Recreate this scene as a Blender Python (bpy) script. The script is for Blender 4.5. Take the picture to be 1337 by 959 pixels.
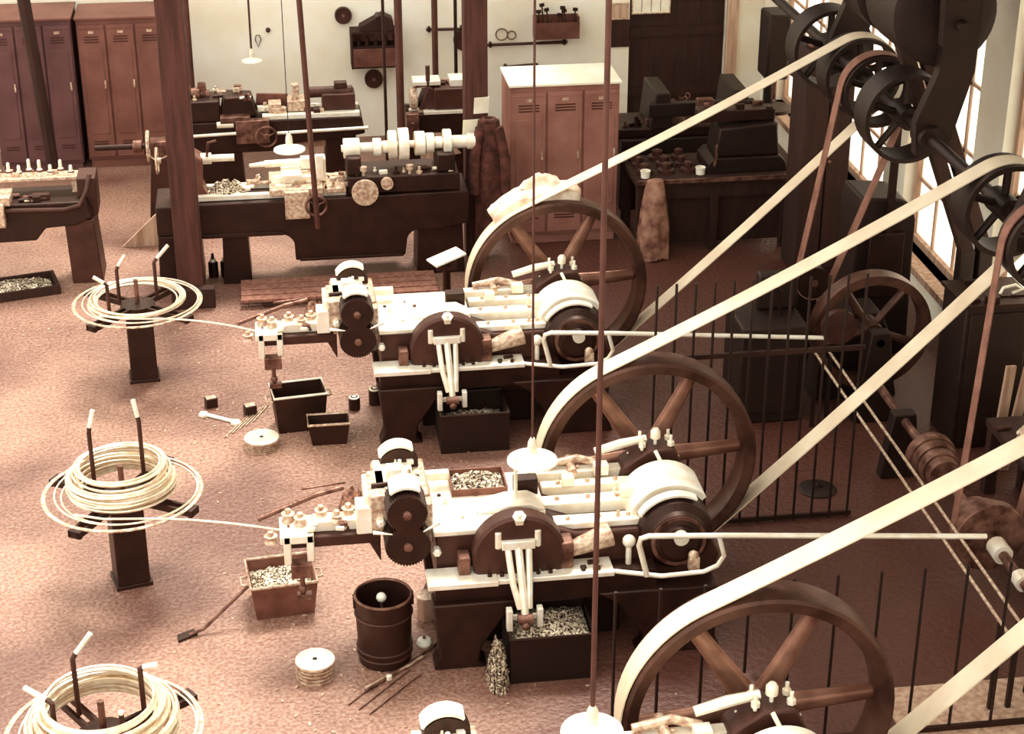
import bpy, bmesh, math, random
from mathutils import Vector, Matrix
for _o in list(bpy.data.objects): bpy.data.objects.remove(_o)
random.seed(7)
SC = bpy.context.scene; COL = SC.collection
# ------------------------------------------------------------------ camera
IW, IH = 1337, 959
FPX, CAMH = 2380.0, 7.0
PITCH, YAW = math.radians(25.4), math.radians(7.95)
cam = bpy.data.cameras.new('camera'); camo = bpy.data.objects.new('camera', cam); COL.objects.link(camo)
cam.sensor_fit = 'HORIZONTAL'; cam.sensor_width = 36; cam.lens = 36 * FPX / IW
camo.location = (0, 0, CAMH); camo.rotation_euler = (math.pi / 2 - PITCH, 0, -YAW)
cam.clip_end = 200
SC.camera = camo
# ------------------------------------------------------------------ light
w = bpy.data.worlds.new('overcast_sky'); SC.world = w; w.use_nodes = True
bg = w.node_tree.nodes['Background']; bg.inputs[0].default_value = (1.0, .965, .90, 1); bg.inputs[1].default_value = 1.75
sun = bpy.data.lights.new('daylight', 'SUN'); sun.energy = 3.2; sun.angle = math.radians(16); sun.color = (1, .96, .89)
suno = bpy.data.objects.new('daylight', sun); COL.objects.link(suno)
suno.rotation_euler = Vector((-.16, -.5, -1.0)).to_track_quat('-Z', 'Y').to_euler()
SC.view_settings.view_transform = 'Standard'; SC.view_settings.look = 'None'
SC.view_settings.exposure = 0.4; SC.view_settings.gamma = 1; SC.view_settings.use_curve_mapping = False
# ------------------------------------------------------------------ survey helpers: where a sight line meets a real plane
_fw = Vector((math.sin(YAW) * math.cos(PITCH), math.cos(YAW) * math.cos(PITCH), -math.sin(PITCH)))
_rt = Vector((math.cos(YAW), -math.sin(YAW), 0)); _up = _rt.cross(_fw)
def _ray(x, y): return _fw * FPX + _rt * (x - 668.5) - _up * (y - 479.5)
def PZ(x, y, z=0.0): d = _ray(x, y); return Vector((0, 0, CAMH)) + d * ((z - CAMH) / d.z)
def PY(x, y, Y): d = _ray(x, y); return Vector((0, 0, CAMH)) + d * (Y / d.y)
def PX(x, y, X): d = _ray(x, y); return Vector((0, 0, CAMH)) + d * (X / d.x)
# ------------------------------------------------------------------ materials
def lin(c): return tuple(((v / 255 + .055) / 1.055) ** 2.4 if v > 10 else v / 255 / 12.92 for v in c) + (1,)
MATS = {}
def mat(name, a, b=None, rough=.6, metal=0.0, scale=8, bump=.15, bscale=None, spec=.5, detail=6, stretch=(1, 1, 1), lo=.35, hi=.65):
    m = bpy.data.materials.new(name); m.use_nodes = True; N = m.node_tree.nodes; L = m.node_tree.links
    p = N['Principled BSDF']; p.inputs['Roughness'].default_value = rough; p.inputs['Metallic'].default_value = metal
    p.inputs['Specular IOR Level'].default_value = spec; p.inputs['Specular Tint'].default_value = (1, .72, .58, 1) if sum(a) < 420 else (1, .95, .86, 1)
    tc = N.new('ShaderNodeTexCoord'); mp = N.new('ShaderNodeMapping'); mp.inputs['Scale'].default_value = stretch
    L.new(tc.outputs['Object'], mp.inputs[0])
    n = N.new('ShaderNodeTexNoise'); n.inputs['Scale'].default_value = scale; n.inputs['Detail'].default_value = detail
    L.new(mp.outputs[0], n.inputs['Vector'])
    r = N.new('ShaderNodeValToRGB'); r.color_ramp.elements[0].position = lo; r.color_ramp.elements[1].position = hi
    r.color_ramp.elements[0].color = lin(b or a); r.color_ramp.elements[1].color = lin(a)
    L.new(n.outputs['Fac'], r.inputs[0]); L.new(r.outputs[0], p.inputs['Base Color'])
    if bump:
        n2 = N.new('ShaderNodeTexNoise'); n2.inputs['Scale'].default_value = bscale or scale * 5; n2.inputs['Detail'].default_value = 4
        L.new(mp.outputs[0], n2.inputs['Vector'])
        bp = N.new('ShaderNodeBump'); bp.inputs['Strength'].default_value = bump; bp.inputs['Distance'].default_value = .02
        L.new(n2.outputs['Fac'], bp.inputs['Height']); L.new(bp.outputs[0], p.inputs['Normal'])
    MATS[name] = m; return m
mat('wall_white', (252, 247, 228), (240, 228, 200), .9, scale=1.5, bump=.1)
mat('wall_cream', (236, 222, 190), (212, 190, 160), .9, scale=2, bump=.1)
mat('iron', (46, 23, 17), (29, 13, 9), .45, .2, 6, .15)
mat('iron_black', (27, 12, 8), (16, 7, 5), .55, .0, 6, .12)
mat('iron_brown', (74, 42, 34), (52, 28, 22), .5, .15, 5, .15)
mat('rim_iron', (92, 60, 48), (56, 33, 25), .36, .25, 5, .1)
mat('spoke_iron', (158, 114, 92), (104, 66, 52), .3, .4, 5, .08)
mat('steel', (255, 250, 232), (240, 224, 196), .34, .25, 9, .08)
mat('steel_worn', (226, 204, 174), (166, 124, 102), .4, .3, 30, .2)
mat('steel_oily', (142, 102, 86), (72, 42, 33), .35, .4, 10, .2)
mat('chips', (240, 222, 190), (60, 30, 22), .35, .5, 60, .5, 90, lo=.42, hi=.58)
mat('leather', (236, 218, 186), (214, 190, 158), .6, 0, 3, .12, stretch=(1, 1, 1))
mat('leather_brown', (150, 106, 88), (118, 78, 64), .7, 0, 7, .12)
mat('timber', (84, 47, 40), (58, 30, 25), .75, 0, 5, .25, 30, stretch=(4, 4, .35))
mat('timber_dark', (50, 26, 20), (32, 15, 11), .75, 0, 5, .25, 30, stretch=(3, 3, .4))
mat('timber_pale', (205, 172, 145), (165, 126, 102), .8, 0, 5, .25, 30, stretch=(4, 4, .35))
mat('timber_tan', (150, 104, 86), (115, 72, 58), .8, 0, 5, .25, 30, stretch=(4, 4, .4))
mat('locker_paint', (164, 113, 97), (138, 90, 77), .55, .05, 3, .06)
mat('locker_old', (130, 84, 72), (108, 66, 56), .55, .05, 3, .06)
mat('locker_mauve', (104, 68, 67), (86, 54, 54), .55, .05, 3, .06)
mat('locker_dark', (70, 36, 29), (56, 27, 22), .6, .05, 3, .06)
mat('white_paint', (252, 246, 225), (240, 228, 198), .5, 0, 4, .05)
mat('enamel', (255, 250, 232), (248, 238, 212), .35, 0, 4, .03)
mat('paper', (252, 246, 224), (238, 226, 196), .85, 0, 6, .05)
mat('cloth_pale', (246, 234, 208), (205, 172, 142), .9, 0, 9, .3)
mat('cloth_sack', (176, 132, 108), (92, 52, 42), .95, 0, 7, .4)
mat('cloth_dark', (96, 54, 46), (52, 27, 22), .92, 0, 12, .4)
mat('wire', (252, 240, 212), (232, 206, 172), .35, .45, 20, .05)
mat('tin', (130, 86, 72), (98, 60, 49), .45, .3, 6, .1)
mat('tin_dark', (54, 28, 21), (36, 18, 13), .5, .25, 6, .1)
mat('pipe', (90, 52, 43), (68, 38, 31), .55, .1, 5, .1)
mat('bench_clutter', (176, 128, 104), (60, 30, 22), .6, .1, 30, .5, 50)
def floor_mat():
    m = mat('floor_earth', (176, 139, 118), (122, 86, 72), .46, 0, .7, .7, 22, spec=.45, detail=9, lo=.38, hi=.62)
    N = m.node_tree.nodes; L = m.node_tree.links; p = N['Principled BSDF']
    base = p.inputs['Base Color'].links[0].from_socket
    tc = next(n for n in N if n.type == 'TEX_COORD')
    fine = N.new('ShaderNodeTexNoise'); fine.inputs['Scale'].default_value = 38; fine.inputs['Detail'].default_value = 8
    L.new(tc.outputs['Object'], fine.inputs['Vector'])
    fr = N.new('ShaderNodeValToRGB'); fr.color_ramp.elements[0].position = .4; fr.color_ramp.elements[1].position = .6
    fr.color_ramp.elements[0].color = lin((186, 152, 138)); fr.color_ramp.elements[1].color = (1, 1, 1, 1)
    L.new(fine.outputs['Fac'], fr.inputs[0])
    mu = N.new('ShaderNodeMix'); mu.data_type = 'RGBA'; mu.blend_type = 'MULTIPLY'; mu.inputs[0].default_value = .75
    L.new(base, mu.inputs[6]); L.new(fr.outputs[0], mu.inputs[7])
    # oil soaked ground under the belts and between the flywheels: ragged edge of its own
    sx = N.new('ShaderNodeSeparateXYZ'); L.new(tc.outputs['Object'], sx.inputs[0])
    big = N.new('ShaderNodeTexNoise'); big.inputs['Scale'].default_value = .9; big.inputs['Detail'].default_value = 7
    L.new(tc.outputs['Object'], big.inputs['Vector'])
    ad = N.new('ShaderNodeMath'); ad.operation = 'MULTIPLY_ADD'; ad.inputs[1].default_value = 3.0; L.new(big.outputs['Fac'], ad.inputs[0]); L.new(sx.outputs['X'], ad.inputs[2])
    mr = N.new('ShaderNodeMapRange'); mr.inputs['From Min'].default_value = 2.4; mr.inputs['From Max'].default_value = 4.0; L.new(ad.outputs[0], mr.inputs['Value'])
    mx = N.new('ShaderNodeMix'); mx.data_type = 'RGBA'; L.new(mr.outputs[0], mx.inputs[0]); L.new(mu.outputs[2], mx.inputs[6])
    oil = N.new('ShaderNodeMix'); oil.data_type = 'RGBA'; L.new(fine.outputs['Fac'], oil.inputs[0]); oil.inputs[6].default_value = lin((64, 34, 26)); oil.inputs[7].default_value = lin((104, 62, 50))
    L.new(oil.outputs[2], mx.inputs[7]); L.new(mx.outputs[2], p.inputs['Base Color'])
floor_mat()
def glass_mat():
    m = bpy.data.materials.new('whitened_glass'); m.use_nodes = True; N = m.node_tree.nodes; L = m.node_tree.links
    out = N['Material Output']; N.remove(N['Principled BSDF'])
    t = N.new('ShaderNodeBsdfTranslucent'); t.inputs[0].default_value = (.98, .95, .86, 1)
    g = N.new('ShaderNodeBsdfTransparent'); g.inputs[0].default_value = (.95, .93, .88, 1)
    mx = N.new('ShaderNodeMixShader'); mx.inputs[0].default_value = .45
    L.new(t.outputs[0], mx.inputs[1]); L.new(g.outputs[0], mx.inputs[2]); L.new(mx.outputs[0], out.inputs[0])
    MATS['glass'] = m
glass_mat()
# ------------------------------------------------------------------ mesh builder
class MB:
    def __init__(s): s.v = []; s.f = []
    def add(s, vs, fs):
        o = len(s.v); s.v += [tuple(x) for x in vs]; s.f += [tuple(i + o for i in f) for f in fs]; return s
    def box(s, c, d, rot=None):
        M = Matrix.Rotation(rot[2], 3, 'Z') @ Matrix.Rotation(rot[1], 3, 'Y') @ Matrix.Rotation(rot[0], 3, 'X') if rot else Matrix.Identity(3)
        c = Vector(c); vs = [c + M @ Vector((x * d[0] / 2, y * d[1] / 2, z * d[2] / 2)) for z in (-1, 1) for y in (-1, 1) for x in (-1, 1)]
        return s.add(vs, [(0, 2, 3, 1), (4, 5, 7, 6), (0, 1, 5, 4), (2, 6, 7, 3), (0, 4, 6, 2), (1, 3, 7, 5)])
    def mm(s, x0, x1, y0, y1, z0, z1): return s.box(((x0 + x1) / 2, (y0 + y1) / 2, (z0 + z1) / 2), (abs(x1 - x0), abs(y1 - y0), abs(z1 - z0)))
    def frame(s, d):
        d = Vector(d).normalized(); a = Vector((0, 0, 1)) if abs(d.z) < .9 else Vector((1, 0, 0))
        u = d.cross(a).normalized(); return d, u, d.cross(u)
    def rev(s, prof, o=(0, 0, 0), ax=(0, 0, 1), n=20, cap=True):
        d, u, w_ = s.frame(ax); o = Vector(o); vs = []; fs = []
        for r, h in prof:
            for k in range(n):
                a = 2 * math.pi * k / n; vs.append(o + d * h + (u * math.cos(a) + w_ * math.sin(a)) * r)
        for i in range(len(prof) - 1):
            for k in range(n): fs.append((i * n + k, i * n + (k + 1) % n, (i + 1) * n + (k + 1) % n, (i + 1) * n + k))
        if cap:
            if prof[0][0] > 1e-4: fs.append(tuple(range(n))[::-1])
            if prof[-1][0] > 1e-4: fs.append(tuple((len(prof) - 1) * n + k for k in range(n)))
        return s.add(vs, fs)
    def cyl(s, a, b, r, r2=None, n=16):
        a = Vector(a); b = Vector(b); return s.rev([(r, 0), (r if r2 is None else r2, (b - a).length)], a, b - a, n)
    def ring(s, o, ax, r0, r1, h0, h1, n=48):      # solid band between two radii
        return s.rev([(r0, h0), (r1, h0), (r1, h1), (r0, h1), (r0, h0)], o, ax, n, False)
    def tube(s, pts, r, n=8, closed=False):
        pts = [Vector(p) for p in pts]; m = len(pts); vs = []; fs = []; pu = None
        for i, p in enumerate(pts):
            if closed: t = pts[(i + 1) % m] - pts[i - 1]
            else: t = pts[min(i + 1, m - 1)] - pts[max(i - 1, 0)]
            t.normalize()
            if pu is None: _, u, _w = s.frame(t)
            else: u = (pu - t * pu.dot(t)).normalized()
            pu = u; w_ = t.cross(u); rr = r[i] if isinstance(r, (list, tuple)) else r
            for k in range(n): a = 2 * math.pi * k / n; vs.append(p + (u * math.cos(a) + w_ * math.sin(a)) * rr)
        for i in range(m if closed else m - 1):
            j = (i + 1) % m
            for k in range(n): fs.append((i * n + k, i * n + (k + 1) % n, j * n + (k + 1) % n, j * n + k))
        if not closed: fs += [tuple(range(n))[::-1], tuple((m - 1) * n + k for k in range(n))]
        return s.add(vs, fs)
    def torus(s, c, ax, R, r, n=48, m=6):
        d, u, w_ = s.frame(ax); c = Vector(c)
        return s.tube([c + (u * math.cos(2 * math.pi * k / n) + w_ * math.sin(2 * math.pi * k / n)) * R for k in range(n)], r, m, True)
    def prism(s, poly, pl, lo, hi):
        f = {'xz': lambda a, b, t: (a, t, b), 'xy': lambda a, b, t: (a, b, t), 'yz': lambda a, b, t: (t, a, b)}[pl]; n = len(poly)
        vs = [f(a, b, lo) for a, b in poly] + [f(a, b, hi) for a, b in poly]
        return s.add(vs, [tuple(range(n)), tuple(range(n, 2 * n))[::-1]] + [(i, i + n, (i + 1) % n + n, (i + 1) % n) for i in range(n)])
    def ball(s, c, r, n=12, sz=1.0):
        return s.rev([(max(1e-5, r * math.sin(math.pi * i / 8)), -r * sz * math.cos(math.pi * i / 8)) for i in range(9)], c, (0, 0, 1), n, False)
    def heap(s, c, rx, ry, h, n=14, jag=.25, seed=1, rect=False):
        R = random.Random(seed); vs = []; fs = []
        for j in range(n + 1):
            for i in range(n + 1):
                a, b = i / n * 2 - 1, j / n * 2 - 1
                d = max(abs(a), abs(b)) if rect else math.hypot(a, b)
                if not rect and d > 0:
                    q = max(abs(a), abs(b)) / d; a, b = a * q, b * q; d = math.hypot(a, b)
                z = h * max(0, 1 - d * d) + (R.uniform(-1, 1) * jag * h if d < .95 else 0)
                vs.append((c[0] + a * rx, c[1] + b * ry, c[2] + max(z, -.01)))
        for j in range(n):
            for i in range(n): k = j * (n + 1) + i; fs.append((k, k + 1, k + n + 2, k + n + 1))
        return s.add(vs, fs)
    def bits(s, c, rx, ry, h, cnt, size, seed=1):    # loose shiny scraps lying on a heap
        R = random.Random(seed)
        for _ in range(cnt):
            a = R.uniform(0, 6.283); q = math.sqrt(R.random()) * .95
            p = (c[0] + math.cos(a) * q * rx, c[1] + math.sin(a) * q * ry, c[2] + h * (1 - q * q) + size * .3)
            s.box(p, (size * R.uniform(.6, 2), size * .5, size * .4), (R.uniform(-.5, .5), R.uniform(-.5, .5), R.uniform(0, 3.14)))
        return s
    def build(s, name, m, parent=None, bevel=0, loc=None, smooth=True):
        me = bpy.data.meshes.new(name); me.from_pydata(s.v, [], s.f)
        bm = bmesh.new(); bm.from_mesh(me); bmesh.ops.recalc_face_normals(bm, faces=bm.faces); bm.to_mesh(me); bm.free()
        me.materials.append(MATS[m])
        if smooth:
            me.polygons.foreach_set('use_smooth', [True] * len(me.polygons)); me.set_sharp_from_angle(angle=math.radians(38))
        o = bpy.data.objects.new(name, me); COL.objects.link(o)
        if parent: o.parent = parent
        if loc: o.location = loc
        if bevel:
            b = o.modifiers.new('bevel', 'BEVEL'); b.width = bevel; b.segments = 2; b.limit_method = 'ANGLE'; b.angle_limit = math.radians(40)
        return o
def tag(o, label, cat=None, group=None, kind=None):
    if label: o['label'] = label
    if cat: o['category'] = cat
    if group: o['group'] = group
    if kind: o['kind'] = kind
    return o
def thing(name, label, cat, loc=(0, 0, 0), rz=0, group=None):
    o = bpy.data.objects.new(name, None); COL.objects.link(o); o.empty_display_size = .1
    o.location = loc; o.rotation_euler = (0, 0, rz); return tag(o, label, cat, group)
def struct(o): o['kind'] = 'structure'; return o
def copy_tree(o, parent=None):
    c = o.copy(); COL.objects.link(c); c.parent = parent
    for ch in list(o.children): copy_tree(ch, c)
    return c
def part(name, m, parent, fn, bevel=0):
    b = MB(); fn(b); return b.build(name, m, parent, bevel)
def arc(cx, cy, r, a0, a1, n=10): return [(cx + r * math.cos(math.radians(a0 + (a1 - a0) * k / n)), cy + r * math.sin(math.radians(a0 + (a1 - a0) * k / n))) for k in range(n + 1)]
# ================================================================== THE ROOM
BW, RW = 21.35, 6.1          # planes of the back wall and the right wall
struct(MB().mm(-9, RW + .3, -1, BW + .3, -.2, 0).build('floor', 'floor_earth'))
tag(bpy.data.objects['floor'], 'worn earthen workshop floor, oil soaked under the belts')
b = MB(); b.mm(-9, 4.42, BW, BW + .3, 0, 5.2); b.mm(5.62, RW + .3, BW, BW + .3, 0, 5.2); b.mm(4.42, 5.62, BW, BW + .3, 2.4, 5.2)
tag(struct(b.build('wall_back', 'wall_white')), 'whitewashed back wall behind the lathes')
WIN = [(12.3, 13.9), (14.5, 16.1), (16.7, 18.3), (18.9, 20.7)]; WZ0, WZ1 = .45, 4.2
b = MB(); b.mm(RW, RW + .3, -1, WIN[0][0], 0, 5.2)
for i, (a, c) in enumerate(WIN):
    b.mm(RW, RW + .3, a, c, 0, WZ0); b.mm(RW, RW + .3, a, c, WZ1, 5.2)
    b.mm(RW, RW + .3, c, WIN[i + 1][0] if i < 3 else BW, 0, 5.2)
tag(struct(b.build('wall_right', 'wall_white')), 'pale plastered side wall pierced by tall windows')
for i, (a, c) in enumerate(WIN):
    wo = bpy.data.objects.new('window_%d' % (i + 1), None); COL.objects.link(wo); struct(wo)
    wo.location = (RW + .15, (a + c) / 2, WZ0); tag(wo, 'tall whitened workshop window in the side wall')
    hw, hh = (c - a) / 2, WZ1 - WZ0; f = MB()
    f.mm(-.05, .05, -hw, -hw + .07, 0, hh); f.mm(-.05, .05, hw - .07, hw, 0, hh); f.mm(-.05, .05, -hw + .07, hw - .07, 0, .07); f.mm(-.05, .05, -hw + .07, hw - .07, hh - .07, hh)
    for k in (1, 2): f.mm(-.02, .02, -hw + k * 2 * hw / 3 - .018, -hw + k * 2 * hw / 3 + .018, .07, hh - .07)
    for k in range(1, 6): f.mm(-.02, .02, -hw + .07, hw - .07, k * hh / 6 - .015, k * hh / 6 + .015)
    f.build('window_frame', 'timber_pale', wo)
    pw, ph = 2 * hw / 3 - .04, hh / 6 - .03
    pb = MB().box((0, 0, 0), (.006, pw, ph)).build('pane', 'glass', wo)
    for k in range(18):
        q = pb if k == 0 else pb.copy()
        if k: COL.objects.link(q); q.parent = wo
        q.location = (0, -hw + (k % 3 + .5) * 2 * hw / 3, (k // 3 + .5) * hh / 6)
    MB().mm(-.28, .1, -hw - .04, hw + .04, -.07, 0).build('window_sill', 'timber_pale', wo)
d = bpy.data.objects.new('door_1', None); COL.objects.link(d); struct(d); d.location = (5.02, BW + .1, 0); tag(d, 'dark double door of wide boards in the back wall')
for k in range(8): part('board', 'timber_dark', d, lambda m: m.mm(-.595 + k * .149, -.595 + k * .149 + .143, -.03, .03, .01, 2.38))
part('crossbar', 'timber_dark', d, lambda m: (m.mm(-.58, .58, -.06, -.03, .35, .47), m.mm(-.58, .58, -.06, -.03, 1.1, 1.22)))
MB().mm(5.62, 5.76, BW - .06, BW, 0, 2.6).build('trim_1', 'timber_pale'); tag(struct(bpy.data.objects['trim_1']), 'pale timber jamb beside the dark door')
tag(struct(MB().mm(3.35, RW + .3, -1, BW + .3, 5.2, 5.4).build('added_shade_roof', 'timber_dark')), 'unseen boarded roof added to shade the belt aisle along the side wall')  # slab above the view, added to keep sky and sun off the right side
# posts that carry the roof
def post(name, label, x, y, wd, m, h=5.4, base=True):
    t = thing(name, label, 'post', (x, y, 0))
    part('shaft', m, t, lambda q: q.mm(-wd / 2, wd / 2, -wd / 2, wd / 2, .0, h), .012)
    if base: part('base_block', 'timber_dark', t, lambda q: (q.mm(-wd / 2 - .06, wd / 2 + .1, -wd / 2 - .12, -wd / 2 - .002, 0, .2)), .01)
    return t
post('timber_post', 'square brown timber post standing before the long front lathe', -.82, 16.55, .25, 'timber')
post('timber_post', 'square brown timber post with notices and work coats hung on it', 2.06, 17.4, .23, 'timber', base=False)
def pole(name, label, px, y0, Y, r, m='pipe', z0=0, z1=5.4):
    p = PY(px, y0, Y); o = MB().cyl((0, 0, z0), (0, 0, z1), r, n=12).build(name, m); o.location = (p.x, Y, 0)
    return tag(o, label, 'pipe')
pole('iron_pipe', 'brown iron pipe column rising beside the hanging tool cupboard', 523, 140, 18.7, .042)
pole('iron_pipe', 'slender dark pipe before the middle of the tool cupboard', 503, 120, 18.95, .017, 'iron')
pole('iron_pipe', 'brown pipe beside the timber post near the locker bank', 247, 60, 20.2, .03)
pole('iron_pipe', 'brown pipe rising behind the short back lathe headstock', 568, 60, 20.3, .035)
pole('iron_pipe', 'thin dark pipe rising from the short back lathe tailstock end', 595, 60, 20.3, .02, 'iron')
# ================================================================== WIRE FORMING MACHINES
HX, HZ, RWH = .05, .85, .78      # hub and radius of the flywheel, local to each machine
def machine():
    T = thing('wire_forming_machine', 'm', 'machine')
    # flywheel ---------------------------------------------------
    fw = part('flywheel', 'rim_iron', T, lambda m: m.rev([(RWH - .085, -.1), (RWH - .02, -.115), (RWH, -.105), (RWH + .006, 0), (RWH, .105), (RWH - .02, .115), (RWH - .085, .1), (RWH - .1, .05), (RWH - .1, -.05), (RWH - .085, -.1)], (HX, 0, HZ), (0, 1, 0), 72, False))
    for k in range(6):
        a = math.radians(60 * k + 4); e = Vector((math.cos(a), 0, math.sin(a))); c = Vector((HX, 0, HZ))
        sp = MB(); n = 12; vs = []; fs = []
        for i, (q, wa, wb) in enumerate(((.1, .075, .05), (.4, .058, .04), (RWH - .09, .048, .034))):
            for j in range(n):
                t = 2 * math.pi * j / n; vs.append(c + e * q + Vector((-e.z, 0, e.x)) * wa * math.cos(t) + Vector((0, wb * math.sin(t), 0)))
        for i in range(2):
            for j in range(n): fs.append((i * n + j, i * n + (j + 1) % n, (i + 1) * n + (j + 1) % n, (i + 1) * n + j))
        sp.add(vs, fs).build('spoke', 'spoke_iron', fw)
    part('hub', 'rim_iron', fw, lambda m: m.rev([(.05, -.19), (.12, -.19), (.14, -.16), (.15, 0), (.14, .14), (.05, .16)], (HX, 0, HZ), (0, 1, 0), 24))
    part('crankshaft', 'steel', T, lambda m: m.cyl((HX, -1.16, HZ), (HX, .26, HZ), .05))
    # bed ----------------------------------------------------------
    prof = [(-1.55, .5), (-1.55, .9), (-.78, .9), (-.62, .84), (-.2, .84), (-.08, .74), (.3, .74), (.36, .6), (.3, .42), (-1.2, .42)]
    part('bed', 'iron_brown', T, lambda m: m.prism(prof, 'xz', -.98, -.24), .015)
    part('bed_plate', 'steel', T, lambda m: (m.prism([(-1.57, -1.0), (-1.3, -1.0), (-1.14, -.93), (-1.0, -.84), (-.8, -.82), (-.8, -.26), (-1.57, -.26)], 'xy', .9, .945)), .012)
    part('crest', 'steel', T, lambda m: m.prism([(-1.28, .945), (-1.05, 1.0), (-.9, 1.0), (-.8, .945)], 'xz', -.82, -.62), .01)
    part('slot_block', 'iron', T, lambda m: m.mm(-.98, -.82, -.6, -.5, .945, 1.06), .006)
    for (x0, x1, y0, y1, z0, z1) in ((-.78, -.12, -.92, -.8, .84, .89), (-.82, -.16, -.72, -.6, .84, .93), (-.78, -.14, -.52, -.43, .84, .95), (-.8, -.2, -.36, -.27, .84, .97)):
        r_ = part('slide_rail', 'steel', T, lambda m: m.mm(x0, x1, y0, y1, z0, z1), .008)
        for xx in (.18, .5, .8):
            part('bolt', 'steel_worn', r_, lambda m: m.rev([(.017, 0), (.017, .018), (.012, .022)], (x0 + (x1 - x0) * xx, (y0 + y1) / 2, z1), (0, 0, 1), 6))
    part('toggle_link', 'steel_worn', T, lambda m: (m.tube([(-.72, -.3, 1.0), (-.5, -.28, 1.03), (-.34, -.32, 1.0)], .028), m.cyl((-.55, -.42, .99), (-.55, -.2, .99), .03)), 0)
    for q in ((-.4, -.3, -.42, -.33, .95, 1.03), (-.64, -.56, -.54, -.46, .95, 1.02), (-.27, -.19, -.7, -.62, .93, 1.0)): part('toggle_block', 'steel', T, lambda m: m.mm(*q), .006)
    # crank housing --------------------------------------------------
    part('crank_housing', 'iron', T, lambda m: m.rev([(.1, -1.12), (.12, -1.12), (.13, -1.09), (.19, -1.07), (.2, -1.03), (.245, -1.0), (.255, -.95), (.255, -.82), (.23, -.78), (.23, -.4), (.17, -.34), (.1, -.32)], (HX, 0, HZ - .06), (0, 1, 0), 36), 0)
    part('bearing_cap', 'steel', T, lambda m: m.add(*saddle(HX, HZ - .06, .262, .3, 40, 168, -.86, -.5)), .0)
    part('bearing_cap', 'steel', T, lambda m: m.add(*saddle(HX, HZ - .06, .27, .285, 60, 150, -.975, -.9)), .0)
    part('oil_ring', 'steel_oily', T, lambda m: m.ring((HX, -1.075, HZ - .06), (0, 1, 0), .16, .185, -.01, .012, 36))
    cb = part('cap_block', 'iron_brown', T, lambda m: m.prism([(-.24, .84), (-.2, 1.0), (-.02, 1.12), (.16, 1.12), (.24, .95), (.26, .8)], 'xz', -.42, -.22), .012)
    for x, y in ((-.06, -.36), (.14, -.36), (-.06, -.27), (.14, -.27)):
        part('stud', 'steel', cb, lambda m: (m.cyl((x, y, 1.1), (x, y, 1.2), .012, n=8), m.rev([(.026, 0), (.026, .03)], (x, y, 1.125), (0, 0, 1), 6)))
    part('grease_cup', 'steel', cb, lambda m: m.rev([(.012, 0), (.012, .04), (.035, .05), (.035, .1), (.02, .12)], (.04, -.32, 1.12), (0, 0, 1), 14))
    part('trip_lever', 'steel', T, lambda m: m.tube([(.02, -.42, 1.12), (.08, -.55, 1.0), (.1, -.58, .98), (.2, -.56, .97)], .014))
    part('link_arm', 'steel', T, lambda m: m.tube([(-.38, -.3, 1.08), (-.2, -.3, 1.13), (-.02, -.3, 1.16)], [.03, .034, .026]))
    # wire end: gears --------------------------------------------------
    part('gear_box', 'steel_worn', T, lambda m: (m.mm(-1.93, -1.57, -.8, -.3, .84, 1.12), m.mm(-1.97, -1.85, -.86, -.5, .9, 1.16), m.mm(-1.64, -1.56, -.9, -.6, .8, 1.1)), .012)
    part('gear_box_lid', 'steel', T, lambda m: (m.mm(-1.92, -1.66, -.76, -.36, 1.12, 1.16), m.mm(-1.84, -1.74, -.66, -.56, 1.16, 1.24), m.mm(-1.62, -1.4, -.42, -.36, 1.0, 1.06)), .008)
    for (z, r) in ((1.12, .135), (.885, .15)):
        g = MB(); nt = 44; pr = []
        for k in range(nt * 2): rr = r if k % 2 else r - .012; pr.append((-1.74 + rr * math.cos(math.pi * k / nt), z + rr * math.sin(math.pi * k / nt)))
        g.prism(pr, 'xz', -1.06, -.82); go = g.build('gear', 'iron', T)
        part('gear_boss', 'steel_oily', go, lambda m: (m.rev([(.03, 0), (.03, .02), (.012, .026)], (-1.74, -1.06, z), (0, -1, 0), 12)))
    part('gear_guard', 'steel', T, lambda m: m.add(*saddle(-1.74, 1.12, .15, .165, 55, 130, -1.0, -.8)))
    part('back_gear', 'iron', T, lambda m: m.rev([(.06, -.06), (.13, -.06), (.135, 0), (.13, .06), (.06, .06)], (-1.74, -.36, 1.13), (0, 1, 0), 28), 0)
    part('band_brake', 'steel', T, lambda m: m.add(*saddle(-1.74, 1.13, .14, .155, 50, 150, -.42, -.3)))
    for x, z in ((-1.9, .98), (-1.55, .8)):
        part('bolt', 'steel', T, lambda m: m.rev([(.03, 0), (.03, .05), (.018, .06)], (x, -.98 if x > -1.7 else -.86, z), (0, -1, 0), 6))
    for p_, q_ in (((-1.64, -1.08, 1.0), (-1.53, -1.0, 1.01)), ((-1.84, -1.08, .995), (-1.96, -1.04, .995))): part('gear_pointer', 'steel', T, lambda m: m.cyl(p_, q_, .004, .014, 8))
    # cam disc and ejector -----------------------------------------------
    part('cam_disc', 'iron_brown', T, lambda m: m.rev([(.3, .0), (.31, -.02), (.31, -.13), (.29, -.15), (.1, -.16)], (-1.02, -.97, .77), (0, 1, 0), 40), 0)
    part('nut', 'steel', T, lambda m: (m.rev([(.045, 0), (.045, .05)], (-1.02, -1.09, 1.04), (-.0, -.5, 1), 6), m.rev([(.02, 0), (.02, .08)], (-1.02, -1.09, 1.04), (0, -.5, 1), 10)))
    for q in ((-.76, -.66, -1.12, -.98, .67, .86), (-1.42, -1.34, -1.12, -1.0, .67, .8)): part('cheek', 'steel_oily', T, lambda m: m.mm(*q), .01)
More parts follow.
